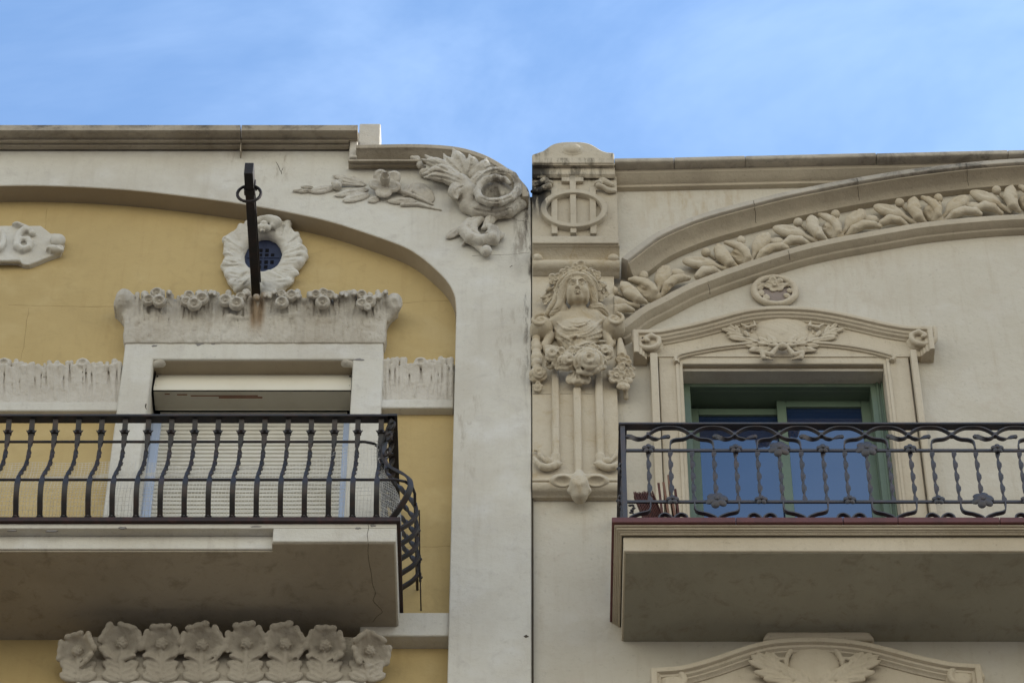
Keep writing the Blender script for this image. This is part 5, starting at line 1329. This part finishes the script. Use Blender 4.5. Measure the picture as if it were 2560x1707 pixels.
for pts, r in (([(800, 740), (690, 820), (570, 850)], .007), ([(870, 825), (740, 880), (600, 900)], .009), ([(640, 905), (750, 920), (860, 905)], .012), ([(380, 870), (460, 920), (540, 960)], .008), ([(520, 760), (600, 780), (700, 745)], .006), ([(570, 880), (530, 950), (560, 1020)], .010), ([(430, 930), (470, 980), (500, 1030)], .008), ([(700, 960), (640, 990), (600, 1030)], .008)):
    F.line([c(x, y, .25) for x, y in pts], [r * .4, r, r * .5], .006, True, off=.001)
# head
E(0, -.005, .03, (.070, .085, .090)); E(0, .034, -.03, (.057, .055, .080)); E(0, .068, -.090, (.025, .021, .021), .03)
for s_ in (-1, 1):
    E(s_ * .033, .060, -.034, (.027, .023, .032), .02); E(s_ * .050, .02, -.055, (.018, .040, .045), .02)
    F.chain([hd(s_ * .010, .0905, .025), hd(s_ * .030, .088, .029), hd(s_ * .052, .067, .019)], [.0035, .0045, .004], .010)
    E(s_ * .029, .105, .003, (.0180, .020, .0125), .008, True)
    E(s_ * .029, .0775, .002, (.0145, .0125, .0115), .002)
    F.chain([hd(s_ * .013, .0885, .005), hd(s_ * .029, .0945, .0115), hd(s_ * .046, .078, .005)], .0032, .003)
    F.chain([hd(s_ * .014, .087, -.007), hd(s_ * .029, .0905, -.0115), hd(s_ * .045, .077, -.006)], .0028, .003)
    E(s_ * .0095, .1045, -.046, (.0070, .009, .007), .005); E(s_ * .006, .1105, -.0530, (.0036, .006, .0045), .001, True)
    E(s_ * .026, .091, -.074, (.005, .008, .005), .005, True)
F.chain([hd(0, .090, .018), hd(0, .104, -.018), hd(0, .117, -.040)], [.0052, .0058, .0078], .009); E(0, .113, -.044, (.0085, .010, .0075), .006)
F.chain([hd(-.022, .091, -.0715), hd(-.007, .1025, -.0675), hd(0, .1025, -.069), hd(.007, .1025, -.0675), hd(.022, .091, -.0715)], [.0022, .0046, .004, .0046, .0022], .004)
F.chain([hd(-.017, .092, -.0785), hd(0, .1015, -.0815), hd(.017, .092, -.0785)], [.0025, .0062, .0025], .004)
F.chain([hd(-.022, .0972, -.0742), hd(0, .1085, -.0745), hd(.022, .0972, -.0742)], [.0008, .0012, .0008], .001, True)
E(0, .100, -.0925, (.015, .009, .0055), .008, True)
# hair drawn back from the face like a hood, falling to the shoulders; deep shadow lies between it and the cheeks
for pts, r in (([(585, 205, .215), (500, 235, .20), (430, 310, .165), (395, 400, .135), (385, 490, .11), (350, 570, .085), (270, 640, .04)], (.022, .026, .028, .028, .028, .030, .020)), ([(520, 190, .19), (410, 270, .15), (362, 370, .10), (335, 470, .07), (280, 550, .045), (220, 620, .02)], (.026, .030, .031, .031, .030, .022)), ([(385, 520, .10), (420, 590, .085), (380, 650, .06)], (.02, .024, .016)),
               ([(590, 205, .215), (670, 240, .20), (730, 315, .165), (765, 400, .135), (785, 490, .11), (770, 545, .09)], (.022, .026, .028, .028, .026, .018)), ([(650, 190, .19), (750, 270, .15), (800, 360, .10), (830, 440, .065), (830, 490, .04)], (.026, .030, .030, .026, .018)), ([(760, 560, .09), (840, 555, .075), (910, 600, .04), (960, 660, .01)], (.024, .030, .026, .014))):
    F.chain(smooth_path([c(588 + (q[0] - 588) * .88, q[1], q[2]) for q in pts], 3), [.92 * float(np.interp(i, np.linspace(0, 1, len(r)), r)) for i in np.linspace(0, 1, (len(pts) - 1) * 3 + 1)], .008)
E(0, -.03, .07, (.088, .072, .055), .02)
for m_s in (-1, 1):
    X_ = lambda x: 585 + m_s * (x - 585) * .92
    for q in range(6):
        F.line([c(X_(600 + q * 20), 205 - q * 3, .3), c(X_(690 + q * 20), 270 + q * 2, .3), c(X_(738 + q * 22), 370 + q * 4, .3), c(X_(768 + q * 18), 470 + q * 6, .3)], [.002, .0042, .0042, .002], .003)
for pts in ([(760, 575), (850, 575), (920, 640)], [(740, 545), (850, 540), (930, 600)], [(250, 580), (330, 590), (390, 560)], [(220, 620), (300, 650), (390, 630)]): F.line([c(x, y, .3) for x, y in pts], [.002, .004, .002], .003)
bust = F.rough(.0007, 70).build('carved_woman', M['carved'], RB)
# flowers in her hair
F = Field((PXL, -.31, c(500, 520, .1).z), (c(1000, 800, .1).x, .01, c(500, 60, .1).z + .03), .0042)
for (x, y, o, r, k_) in ((600, 150, .20, .058, 5), (460, 185, .18, .046, 5), (540, 175, .20, .034, 5), (320, 265, .13, .050, 5), (400, 230, .16, .038, 4), (285, 345, .10, .036, 5), (235, 430, .06, .044, 5), (200, 490, .045, .030, 4), (690, 190, .18, .04, 5), (745, 190, .16, .034, 5), (800, 215, .15, .036, 5), (770, 260, .15, .034, 5), (835, 330, .11, .036, 5), (890, 400, .07, .044, 5), (860, 455, .06, .030, 5)):
    F.flower(c(588 + (x - 588) * .88, y, o), r, k_, (random.uniform(-.3, .3) + (x - 590) * .0012, -1, -.45), 'cup', random.random() * 3, .45, k=.003)
for (x0, y0, x1, y1, o) in ((520, 160, 420, 190, .16), (690, 170, 700, 250, .16), (330, 300, 250, 370, .09), (820, 290, 900, 330, .09), (280, 400, 180, 460, .05), (860, 370, 930, 420, .05)): F.leaf(c(x0, y0, o), c(x1, y1, o + .01), .024, .014, .004)
F.rough(.0008, 60).build('hair_flowers', M['carved'], bust)
# scroll brackets at her shoulders
for (x, y, s) in ((190, 815, -1), (975, 800, 1)):
    p = c(x, y, .015); F = Field((p.x - .11, -.17, p.z - .26), (p.x + .11, .02, p.z + .13), .0042)
    F.ell(p + Vector((0, .0, 0)), (.070, .098, .072), None, .004)
    F.ell(p + Vector((s * .012, -.112, 0)), (.075, .028, .075), None, .004, True)
    sp_ = [p + Vector((math.cos(a) * r + s * .006, -.084, math.sin(a) * r)) for a, r in [(1.2 - s * i * .34, .056 * (1 - i / 30)) for i in range(26)]]
    F.chain(sp_, [.011 - .004 * i / 26 for i in range(26)], .003)
    F.ell(p + Vector((s * .012, -.070, 0)), (.016, .02, .016), None, .003)
    F.chain([p + Vector((-s * .055, 0, -.05)), p + Vector((-s * .020, 0, -.14)), p + Vector((-s * .05, 0, -.24))], [.03, .026, .02], .01)
    F.rough(.0008, 60).build('scroll_bracket', M['carved'], bust)
# rose garland under the bust
F = Field((c(220, 1000, .1).x, -.31, c(500, 1440, .1).z), (c(980, 1000, .1).x, .01, c(500, 960, .1).z), .0042)
for (x, y, o, r) in ((300, 1090, .10, .066), (705, 1155, .125, .088), (480, 1150, .11, .06), (885, 1055, .09, .052)): F.rose(c(x, y, o), r, (random.uniform(-.15, .15), -1, -.42))
for (x, y, o, r) in ((420, 1090, .11, .05), (540, 1060, .12, .045), (620, 1060, .12, .045), (800, 1130, .10, .05), (840, 1190, .08, .04), (380, 1180, .09, .045), (560, 1200, .09, .045), (760, 1030, .11, .045), (260, 1150, .08, .04), (690, 1030, .11, .04)): F.flower(c(x, y, o), r, 5, (random.uniform(-.3, .3), -1, -.5), 'cup', random.random() * 3, .5, k=.003)
for (x0, y0, x1, y1, o) in ((600, 1230, 640, 1280, .1), (380, 1200, 500, 1220, .09), (800, 1210, 880, 1220, .08), (780, 1140, 870, 1160, .1), (450, 1200, 540, 1190, .1), (260, 1190, 330, 1210, .06), (830, 1100, 930, 1120, .08)): F.leaf(c(x0, y0, o), c(x1, y1, o + .01), .028, .016, .006)
F.ell(c(590, 1340, .05), (.036, .04, .05), None, .01)
for s in (-1, 1):
    F.leaf(c(590 + s * 15, 1280, .05), c(590 + s * 110, 1390, .05), .04, .022, .008); F.leaf(c(590, 1290, .06), c(590 + s * 45, 1390, .06), .026, .018, .006)
F.chain([c(580, 1250, .07), c(590, 1300, .06)], [.02, .02], .01)
F.rough(.0012, 60).build('rose_garland', M['carved'], bust)
# hanging drops either side
F = field_at(c(60, 860), c(260, 1500), -.02, .15, .0045)
for (y, r) in ((900, .022), (950, .026), (1000, .030), (1060, .026), (1110, .034), (1170, .030), (1230, .024)):
    p = c(135 + random.uniform(-6, 6), y, .025); F.ell(p, (r * 1.1, r, r * 1.25), None, .012); F.ell(p + Vector((.01, -.02, -r * 1.2)), (r * .6, .02, r * .4), None, .006, True)
F.rose(c(155, 1290, .04), .052, (.1, -1, -.35)); F.leaf(c(110, 1360, .03), c(70, 1300, .02), .02, .012); F.flower(c(150, 1430, .02), .034, 5, (0, -1, -.4), 'cup', 0, .5)
F.chain([c(150, 1340, .02), c(160, 1480, .01)], [.012, .006], .006)
F.rough(.001, 60).build('flower_drop', M['carved'], bust)
F = field_at(c(930, 860), c(1190, 1560), -.09, .16, .0045)
for (x, y, r) in ((1045, 920, .016), (1050, 960, .020), (1055, 1000, .024), (1065, 1050, .030), (1070, 1100, .034)):
    p = c(x, y, .025); F.ell(p, (r, r, r * 1.3), None, .012)
for (x, y, r, o) in ((1075, 1140, .05, .045), (1100, 1190, .044, .05), (1000, 1310, .056, .05), (1130, 1300, .05, .02), (1060, 1240, .04, .05), (1150, 1240, .034, .02), (1080, 1400, .036, .03)): F.flower(c(x, y, o), r, 5, (random.uniform(-.3, .3), -1, -.45), 'cup', random.random() * 3, .5, k=.003)
for (x0, y0, x1, y1) in ((1060, 1260, 1150, 1220), (960, 1270, 900, 1310), (1090, 1400, 1120, 1460), (1060, 1400, 1040, 1450), (1130, 1330, 1150, 1390)): F.leaf(c(x0, y0, .035), c(x1, y1, .03), .026, .016)
F.chain([c(1090, 1420, .01), c(1105, 1470, -.01), c(1110, 1540, -.03)], [.02, .012, .016], .008)
F.chain([c(1060, 1200, -.0), c(1090, 1400, -.0)], [.04, .03], .02)
F.rough(.001, 60).build('flower_drop', M['carved'], bust)

# ---- fluted strips and foot of the pilaster
c = crop(1310, 880, 4.0207)
o = .032
for s, xa_, xb_ in ((-1, 281, 355), (1, 721, 800)):
    m_ = MB(); zt_ = c(300, 150, o).z; zb_ = c(300, 1105, o).z
    m_.box(c(xa_, 640, o).x, c(xb_, 640, o).x, -o, .02, zb_ - .02, zt_); m_.build('pilaster_strip', M['carved'], RB, bevel=.010)
    X_ = (lambda x: x) if s < 0 else (lambda x: 1085 - x)
    F = field_at(c(X_(60), 940, o), c(X_(400), 1220, o), -.02, .075, .0055)
    F.chain([c(X_(378), 1118, o - .006), c(X_(330), 1128, o), c(X_(285), 1150, o), c(X_(235), 1160, o), c(X_(180), 1150, o), c(X_(130), 1110, o), c(X_(100), 1060, o)], [.008, .018, .021, .021, .020, .016, .010], .005)
    F.chain([c(X_(318), 1060, o - .012), c(X_(318), 1130, o - .012)], [.032, .026], .010)
    F.ell(c(X_(245), 1095, o + .0), (.024, .022, .028), None, .005); F.chain([c(X_(210), 1090, o), c(X_(160), 1040, o - .006), c(X_(155), 990, o - .008), c(X_(110), 985, o - .014)], [.010, .014, .011, .008], .005)
    F.rough(.0008, 60).build('strip_curl', M['carved'], RB)
m_ = MB(); m_.box(c(500, 700, o).x, c(578, 700, o).x, -o, .02, c(500, 1260, o).z, c(500, 340, o).z); m_.build('pilaster_strip', M['carved'], RB, bevel=.010)
zm1 = c(500, 1278, .03).z
m_ = MB(); zq = c(500, 1280, .035).z; zq2 = c(500, 1405, .01).z
prof = [(zq + .05, -.02), (zq + .05, .006), (zq + .004, .012), (zq, .035), (zq - .006, .035), (zq - .012, .024)]
for i in range(7):
    a = i / 6 * math.pi / 2; prof.append((zq - .02 - (zq - zq2 - .03) * math.sin(a), -.02 + .05 * math.cos(a) ** .8 if i < 6 else -.02))
prof += [(zq2, -.03), (zq2, -.08), (zq + .02, -.08)]
extr(m_, prof, PXL, PXR + .01); m_.build('pilaster_foot', M['carved'], RB, smooth=45)
F = field_at(c(240, 1200, .05), c(880, 1500, .0), -.06, .10, .0055)
for s in (-1, 1):
    X_ = (lambda x: x) if s < 0 else (lambda x: 1112 - x)
    F.ell(c(X_(390), 1300, .025), (.078, .045, .046), None, .01); F.ell(c(X_(390), 1285, .065), (.060, .034, .030), None, .006, True)
    F.chain([c(X_(300), 1275, .04), c(X_(400), 1255, .045), c(X_(500), 1250, .05)], [.012, .014, .016], .008)
    F.chain([c(X_(540), 1330, .05), c(X_(470), 1390, .035)], [.03, .022], .012)
F.chain([c(553, 1230, .03), c(553, 1330, .055), c(560, 1430, .02), c(562, 1470, .0)], [.03, .05, .048, .030], .015)
for s in (-1, 1): F.chain([c(553 + s * 12, 1290, .10), c(558 + s * 30, 1400, .07)], [.003, .005], .006, True)
F.rough(.0008, 60).build('foot_leaf', M['carved'], RB)
m_ = MB()
for (y, xa_, xb_) in ((422, 90, 270), (418, 360, 490), (418, 585, 700)): ribbon_crack(m_, jag(c(xa_, y, .0005), c(xb_, y, .0005), 5, .002, axis=2), .0013)
m_.build('panel_crack', M['crack'], RB)
# ================================================================== right balcony
SR = .615
bxl = PX(1559, 1377, SR)
zbR = PZ(1377, SR); zfR = PZ(1336, SR)
tr = .69
ztr1 = PZ(1292, tr); ztr2 = PZ(1305, tr); xtl = PX(1529, 1300, tr)
m_ = MB(); m_.box(bxl, XR, -SR, .07, zbR, zfR + .03)
RS = m_.build('balcony_slab', M['cream_trim'], RB, bevel=.006)
m_ = MB()
def step(o, z0, z1, dx):
    m_.box(bxl - dx, XR, -o, .068, z0, z1)
zA = PZ(1313, .675); zB_ = PZ(1322, .655); zC = PZ(1330, .64)
step(.672, zA, ztr2 + .002, .048); step(.660, zA - .012, zA, .037); step(.648, zB_ - .012, zA - .012, .027); step(.638, zC - .012, zB_ - .012, .018); step(.628, zfR - .005, zC - .012, .010)
m_.build('slab_moulding', M['cream_trim'], RS, bevel=.004)
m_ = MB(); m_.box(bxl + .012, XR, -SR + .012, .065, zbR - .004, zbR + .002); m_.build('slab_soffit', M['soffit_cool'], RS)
m_ = MB(); joints = [xtl, PX(1840, 1300, tr), PX(2108, 1300, tr), PX(2245, 1300, tr), PX(2500, 1300, tr), XR]
for i in range(len(joints) - 1): m_.box(joints[i] + .0015, joints[i + 1] - .0015, -tr, -tr + .30, ztr2, ztr1)
m_.box(xtl + .0015, xtl + .3, -tr + .302, .058, ztr2, ztr1 - .0005); m_.box(xtl + .3, XR, -tr + .302, .058, ztr2 + .002, ztr1 - .002)
m_.build('edge_tile', M['trim_red'], RS, bevel=.004)

# railing
ry = .655; Y = -ry
zR0 = ztr1
zh = PZ(1066, ry); z2 = PZ(1126, ry); z3 = PZ(1254, ry); zbt = zR0 + .012
x_post = PX(1559, 1150, ry)
m_ = MB(); m_.box(x_post - .022, XR, Y - .024, Y + .024, zh - .004, zh + .010); m_.box(x_post - .022, x_post + .024, Y + .024, .058, zh - .004, zh + .0095)
rr = m_.build('balcony_railing', M['iron_grey'], RB, bevel=.002, label='grey iron railing of twisted bars, scrolls and iron flowers')
m_ = MB(); m_.box(x_post - .013, x_post + .013, Y - .013, Y + .013, zR0 - .01, zh - .003); m_.build('corner_post', M['iron_grey'], rr, bevel=.002)
for z in (z2, z3):
    m_ = MB(); m_.box(x_post, XR, Y - .006, Y + .006, z - .009, z + .009); m_.box(x_post - .006, x_post + .006, Y, .058, z - .009, z + .009); m_.build('rail_bar', M['iron_grey'], rr, bevel=.0015)
px_u = lambda u: PX(u, 1126, ry)
dxb = px_u(1840) - px_u(1785.5)            # one bar spacing
xA = px_u(1730)                             # a node where the two top scrolls turn down into bars
def fl(pts): return [Vector((x, Y, z)) for x, z in pts]
Hs = zh - .006
def twist_bar(x, za, zb, turns):
    m_ = MB(); n = 40; m_.bar([Vector((x, Y, za + (zb - za) * i / n)) for i in range(n + 1)], [.027 if .03 < i / n < .97 else .022 for i in range(n + 1)], .007, [turns * math.pi * max(0, min(1, (i / n - .04) / .92)) for i in range(n + 1)], wdir=(1, 0, 0)); return m_
tb = twist_bar(0, z2, z3, 4.0); 
tb.v = [(x, y - Y, z) for x, y, z in tb.v]
bar0 = tb.build('twisted_bar', M['iron_grey'], rr, smooth=30)
# top scroll: from a node it climbs to the rail, runs over and dips to the next node
d = dxb
def arc_pts(x0, x1):
    zn = zh - .075; n = 16; out = []
    for i in range(n + 1):
        t = i / n; out.append((x0 + (x1 - x0) * t, zn + (Hs - .004 - zn) * (1 - abs(2 * t - 1) ** 2.6)))
    return out
sc_m = MB(); sc_m.bar(fl([(x, z) for x, z in arc_pts(0, 2 * d)]), .026, .0075, wdir=(0, 1, 0)); sc_m.v = [(x, y - Y, z) for x, y, z in sc_m.v]; top_arc = sc_m.build('top_scroll', M['iron_grey'], rr)
zn = zh - .075
sh_m = MB()
for s in (-1, 1):
    pts = smooth_path([Vector((0, zn)), Vector((s * .35 * d, zn - .030)), Vector((s * .78 * d, zn - .040)), Vector((s * .97 * d, zn - .062)), Vector((s * d, z2 + .005))], 6); sh_m.bar(fl([(p[0], p[1]) for p in pts]), .026, .0075, wdir=(0, 1, 0))
sh_m.box(-.008, .008, Y - .015, Y + .015, zn - .010, zn + .012); sh_m.v = [(x, y - Y, z) for x, y, z in sh_m.v]; shoulder = sh_m.build('shoulder_scroll', M['iron_grey'], rr)
tl_m = MB()
for s in (-1, 1):
    pts = smooth_path([Vector((0, zn)), Vector((s * .22 * d, zn - .026)), Vector((s * .5 * d, zn - .030)), Vector((s * .78 * d, zn - .012)), Vector((s * .96 * d, zn - .010))], 6); n_ = len(pts)
    tl_m.bar(fl([(p[0], p[1]) for p in pts]), [.026 if i < n_ * .7 else .030 for i in range(n_)], .0075, [0 if i < n_ * .35 else min(1, (i / n_ - .35) / .3) * R(78) for i in range(n_)], wdir=(0, 1, 0))
    tl_m.ball((s * .93 * d, Y, zn - .010), (.014, .012, .014), 8, 5)
tl_m.box(-.008, .008, Y - .015, Y + .015, zn - .010, zn + .012); tl_m.v = [(x, y - Y, z) for x, y, z in tl_m.v]; tails = tl_m.build('leaf_scroll', M['iron_grey'], rr)
ft_m = MB(); zft = zR0 + .022                # foot: two bars turn in and meet
for s in (-1, 1):
    pts = smooth_path([Vector((s * d, z3 - .0)), Vector((s * d, z3 - .05)), Vector((s * .88 * d, z3 - .082)), Vector((s * .45 * d, z3 - .100)), Vector((s * .10 * d, zft + .012)), Vector((0, zft - .012))], 6); ft_m.bar(fl([(p[0], p[1]) for p in pts]), .026, .0075, wdir=(0, 1, 0))
ft_m.v = [(x, y - Y, z) for x, y, z in ft_m.v]; foot = ft_m.build('foot_scroll', M['iron_grey'], rr)
hf = MB(); pts = smooth_path([Vector((d, z3)), Vector((d, z3 - .05)), Vector((.88 * d, z3 - .082)), Vector((.45 * d, z3 - .100)), Vector((.10 * d, zft + .012)), Vector((0, zft - .012))], 6); hf.bar(fl([(p[0], p[1]) for p in pts]), .026, .0075, wdir=(0, 1, 0)); hf.v = [(x, y - Y, z) for x, y, z in hf.v]; half = hf.build('foot_scroll', M['iron_grey'], rr)
cu_m = MB()                                   # foot: a pair of small curls between the bars
for s in (-1, 1):
    pts = smooth_path([Vector((0, zR0 + .012)), Vector((s * .12 * d, zR0 + .040)), Vector((s * .35 * d, zR0 + .058)), Vector((s * .58 * d, zR0 + .045)), Vector((s * .68 * d, zR0 + .012))], 6); cu_m.bar(fl([(p[0], p[1]) for p in pts]), .026, .0075, wdir=(0, 1, 0))
cu_m.v = [(x, y - Y, z) for x, y, z in cu_m.v]; curl = cu_m.build('foot_curl', M['iron_grey'], rr)
def iron_flower(r, n, name):
    m_ = MB()
    for i in range(n):
        a = i * 2 * math.pi / n + .3; ax = Vector((math.cos(a), 0, math.sin(a))); rot = Matrix.Rotation(-a, 3, 'Y')
        m_.ball(Vector((0, -.018, 0)) + ax * r * .60, (r * .46, .008, r * .40), 10, 6, rot @ Matrix.Rotation(R(18), 3, 'Z'))
    m_.ball((0, -.026, 0), (r * .26, .010, r * .26), 8, 6); m_.ball((0, -.010, 0), (r * .5, .012, r * .5), 10, 6)
    return m_.build(name, M['iron_grey'], rr)
big = iron_flower(.062, 6, 'iron_flower'); small = iron_flower(.036, 5, 'iron_rosette')
used = set()
def put(o, x, z=0.0):
    loc = Vector((x, Y, z))
    if o.name not in used: used.add(o.name); o.location = loc; return o
    return link_copy(o, loc, rr)
k0 = -1
big_top = {1: 1, 2: 1}; 
for k in range(-1, 8):
    x = xA + 4 * d * k                         # node A of this repeat
    bt = k in (1, 2, 5)
    if x - d > x_post + .04 and x < XR - .05:
        put(shoulder, x); put(bar0, x - d); put(bar0, x)
        if bt: put(big, x, z2)
        put(small, x - d, z3); put(curl, x - d)
    if x_post + .04 < x + d < XR - .02: put(bar0, x + d)
    if x_post + .04 < x + d < XR - .02 and not bt: put(big, x + d, z3)
    if x_post + .04 < x + 2 * d < XR - .02: put(tails, x + 2 * d); put(bar0, x + 2 * d); put(small, x + 2 * d, z2)
    for xx in (x, x + 2 * d):
        if x_post - .01 < xx < XR - 2 * d: put(top_arc, xx)
    if x_post - .02 < x and x + d < XR - d: put(foot, x + d)
    elif x_post < x + d < XR - d: put(half, x + d)
# left end panel, seen almost edge-on
for yy in (-.52, -.40, -.28, -.16):
    q = link_copy(bar0, Vector((x_post, yy, 0)), rr); q2_ = link_copy(small, Vector((x_post, yy, z3 if yy in (-.40, -.16) else z2)), rr, R(-90))
m_ = MB()
for y0_ in (-.64, -.40, -.16):
    pts = [(y0_ + .24 * i / 12, zn + (Hs - .004 - zn) * (1 - abs(2 * i / 12 - 1) ** 2.6)) for i in range(13)]; m_.bar([Vector((x_post, y, z)) for y, z in pts], .026, .0075, wdir=(1, 0, 0))
m_.build('side_scroll', M['iron_grey'], rr)

# ---- boards and a dry twig left behind the railing
ob = .42
c = crop(1540, 1200, 11.76)
zfl = ztr1
def bpt(x, y, o): return c(x, y, o)
# (a) ribbed slat board
bw = thing('slatted_board', (bpt(900, 1000, .50).x, -.50, zfl), 'ribbed red brown slatted board leaning beside the corner post of the grey railing', 'wooden board', 'boards stacked on the balcony')
tl, trr = bpt(510, 400, .45), bpt(1100, 440, .45)
hgt = tl.z - zfl; lean = .16
m_ = MB(); n = 12; wtot = trr.x - tl.x
for i in range(n):
    xa_ = tl.x + wtot * i / n; w_ = wtot / n * .62; dz = random.uniform(-.008, .006)
    dx = hgt * .22
    m_.hexa([(xa_ + dx, -.52, zfl), (xa_ + w_ + dx, -.52, zfl), (xa_ + w_, -.52 + .05, tl.z + dz), (xa_, -.52 + .05, tl.z + dz)], [(xa_ + dx, -.50, zfl), (xa_ + w_ + dx, -.50, zfl), (xa_ + w_, -.50 + .05, tl.z + dz), (xa_, -.50 + .05, tl.z + dz)])
m_.build('slat', M['wood'], bw, bevel=.002)
m_ = MB()
m_.hexa([(tl.x + dx, -.498, zfl), (trr.x + dx + .01, -.498, zfl), (trr.x + .005, -.448, tl.z - .012), (tl.x + .002, -.448, tl.z - .012)], [(tl.x + dx, -.482, zfl), (trr.x + dx + .01, -.482, zfl), (trr.x + .005, -.432, tl.z - .012), (tl.x + .002, -.432, tl.z - .012)])
m_.build('backing_board', M['wood'], bw)
lab = ['narrow dark board, second from the ribbed slatted one', 'brown board with a pale edge leaning between the dark board and the tallest one', 'tallest pale brown board with a slanted top, leaning towards the window', 'short dark red board nearest the window, in front of the tallest board']
for i, (xt, yt, xb, w_, mt_) in enumerate(((1200, 385, 1340, 130, 'wood'), (1345, 360, 1560, 120, 'wood_pale'), (1490, 150, 1760, 110, 'wood_pale'), (1690, 560, 1850, 100, 'wood'))):
    o_ = .46 - .03 * i; p = bpt(xt, yt, o_); q = bpt(xb, 1060, o_); ww = w_ / 11.76 / 430.0
    t_ = thing('wooden_board', (q.x, -o_, zfl), lab[i], 'wooden board', 'boards stacked on the balcony')
    m_ = MB(); th = .014
    m_.hexa([(q.x, -o_ - .10, zfl), (q.x + th, -o_ - .10, zfl), (p.x + th, -o_ - .08, p.z), (p.x, -o_ - .08, p.z)], [(q.x + ww, -o_ + .12, zfl), (q.x + ww + th, -o_ + .12, zfl), (p.x + ww * .8 + th, -o_ + .10, p.z - .01), (p.x + ww * .8, -o_ + .10, p.z - .01)])
    m_.build('board_panel', M[mt_], t_, bevel=.002)
    m_ = MB(); m_.box(q.x - .004, q.x + th + .004, -o_ - .103, -o_ - .085, zfl, zfl + .03); m_.build('end_cleat', M['wood'], t_)
m_ = MB(); m_.tube(smooth_path([bpt(500, 930, .56), bpt(505, 840, .56), bpt(530, 770, .56), bpt(450, 730, .57), bpt(390, 750, .57)], 4), .004, 5)
m_.tube(smooth_path([bpt(500, 930, .56), bpt(470, 900, .56), bpt(440, 940, .56)], 3), .006, 5); m_.tube([bpt(500, 930, .56), Vector((bpt(500, 930, .56).x + .01, -.56, zfl))], .004, 5)
for (x, y) in ((410, 740), (480, 735), (470, 880), (440, 950), (520, 820)): m_.ball(bpt(x, y, .565), (.012, .006, .008), 6, 4)
tag(m_.build('dry_twig', M['iron'], None), 'thin dark dry twig curling up behind the corner of the grey railing', 'twig')

# ================================================================== pediment of the window below
c = crop(1500, 1520, 2.219)
tm = [(285, 326), (420, 318), (520, 298), (640, 262), (760, 220), (880, 184), (1000, 165), (1180, 158), (1350, 166), (1480, 184), (1600, 212), (1720, 244), (1850, 275), (1960, 295), (2110, 305)]
pm = smooth_path([Vector((p.x, p.z)) for p in [c(x, y, .055) for x, y in tm]], 3); pm = [(p[0], p[1]) for p in pm]
path = [(pm[0][0], pm[0][1] - .30)] + pm + [(pm[-1][0], pm[-1][1] - .30)]
m_ = MB(); m_.sweep(path, [(.006, -.1), (.006, .035), (0, .050), (-.020, .054), (-.030, .050), (-.034, .030), (-.048, .028), (-.056, .012), (-.064, .010), (-.070, -.006), (-.080, -.012), (-.084, -.1)], 0.0)
LP = m_.build('lower_pediment', M['cream_trim'], RB, bevel=.003, smooth=40)
zlow = pm[0][1] - .6
plate = [(pm[0][0] + .01, zlow)] + [(x, z - .05) for x, z in pm] + [(pm[-1][0] - .01, zlow)]
m_ = MB(); m_.prism(plate, -OW - .04, .058); m_.build('pediment_field', M['cream_trim'], LP)
q = c(900, 128, .06); q2_ = c(1530, 160, .03)
m_ = MB(); m_.prism([(q.x, q2_.z), (q.x + .03, zbR + .0), (q2_.x - .03, zbR + .0), (q2_.x, q2_.z)], -.02, .058); m_.build('crown_slab', M['cream_trim'], LP, bevel=.018)
F = field_at(c(800, 195, 0), c(1590, 470, 0), OW + .02, .085, .006)
pc = c(1190, 330, .0); F.ell(pc + Vector((0, .02, -.0)), (.145, .05, .19), None, .01)
F.chain([pc + Vector((.155 * math.cos(t), -.006, .20 * math.sin(t))) for t in [i * math.pi / 20 - .3 for i in range(25)]], .014, .006)
F.ell(pc + Vector((-.01, -.06, .01)), (.10, .03, .12), None, .02, True)
for s in (-1, 1):
    X_ = lambda x: 1190 + s * (1190 - x)
    F.chain([c(X_(955), 255, .01), c(X_(985), 285, .015), c(X_(1030), 280, .012)], [.01, .016, .008], .006)
    for (x0, y0, x1, y1, w) in ((1000, 350, 820, 290, .03), (960, 320, 830, 260, .026), (930, 300, 870, 245, .024), (960, 310, 920, 240, .024), (1010, 380, 850, 350, .03), (1060, 400, 900, 390, .03), (1060, 390, 1000, 300, .03), (1110, 410, 1050, 330, .028), (1150, 420, 1110, 340, .026), (1000, 330, 960, 280, .022), (1130, 430, 980, 430, .03)):
        F.leaf(c(X_(x0), y0, .018), c(X_(x1), y1, .022), w, .018, .005)
    F.chain([c(X_(1180), 430, .02), c(X_(1040), 380, .015), c(X_(920), 310, .008)], [.014, .012, .006], .006)
F.rough(.0012, 55).build('laurel_wreath', M['cream_trim'], LP)
for (cx_, cy_, s) in ((400, 420, 1), (2010, 400, -1)):
    p = c(cx_, cy_, .0); F = Field((p.x - .16, -.09, p.z - .16), (p.x + .16, .06, p.z + .14), .006)
    F.chain([p + Vector((math.cos(a) * r, -.02, math.sin(a) * r)) for a, r in [((math.pi if s > 0 else 0) - s * i * .22, .10 * (1 - i / 40)) for i in range(32)]], [.022 - .010 * i / 32 for i in range(32)], .004); F.ell(p + Vector((0, .02, 0)), (.09, .05, .09), None, .01); F.build('pediment_scroll', M['cream_trim'], LP)
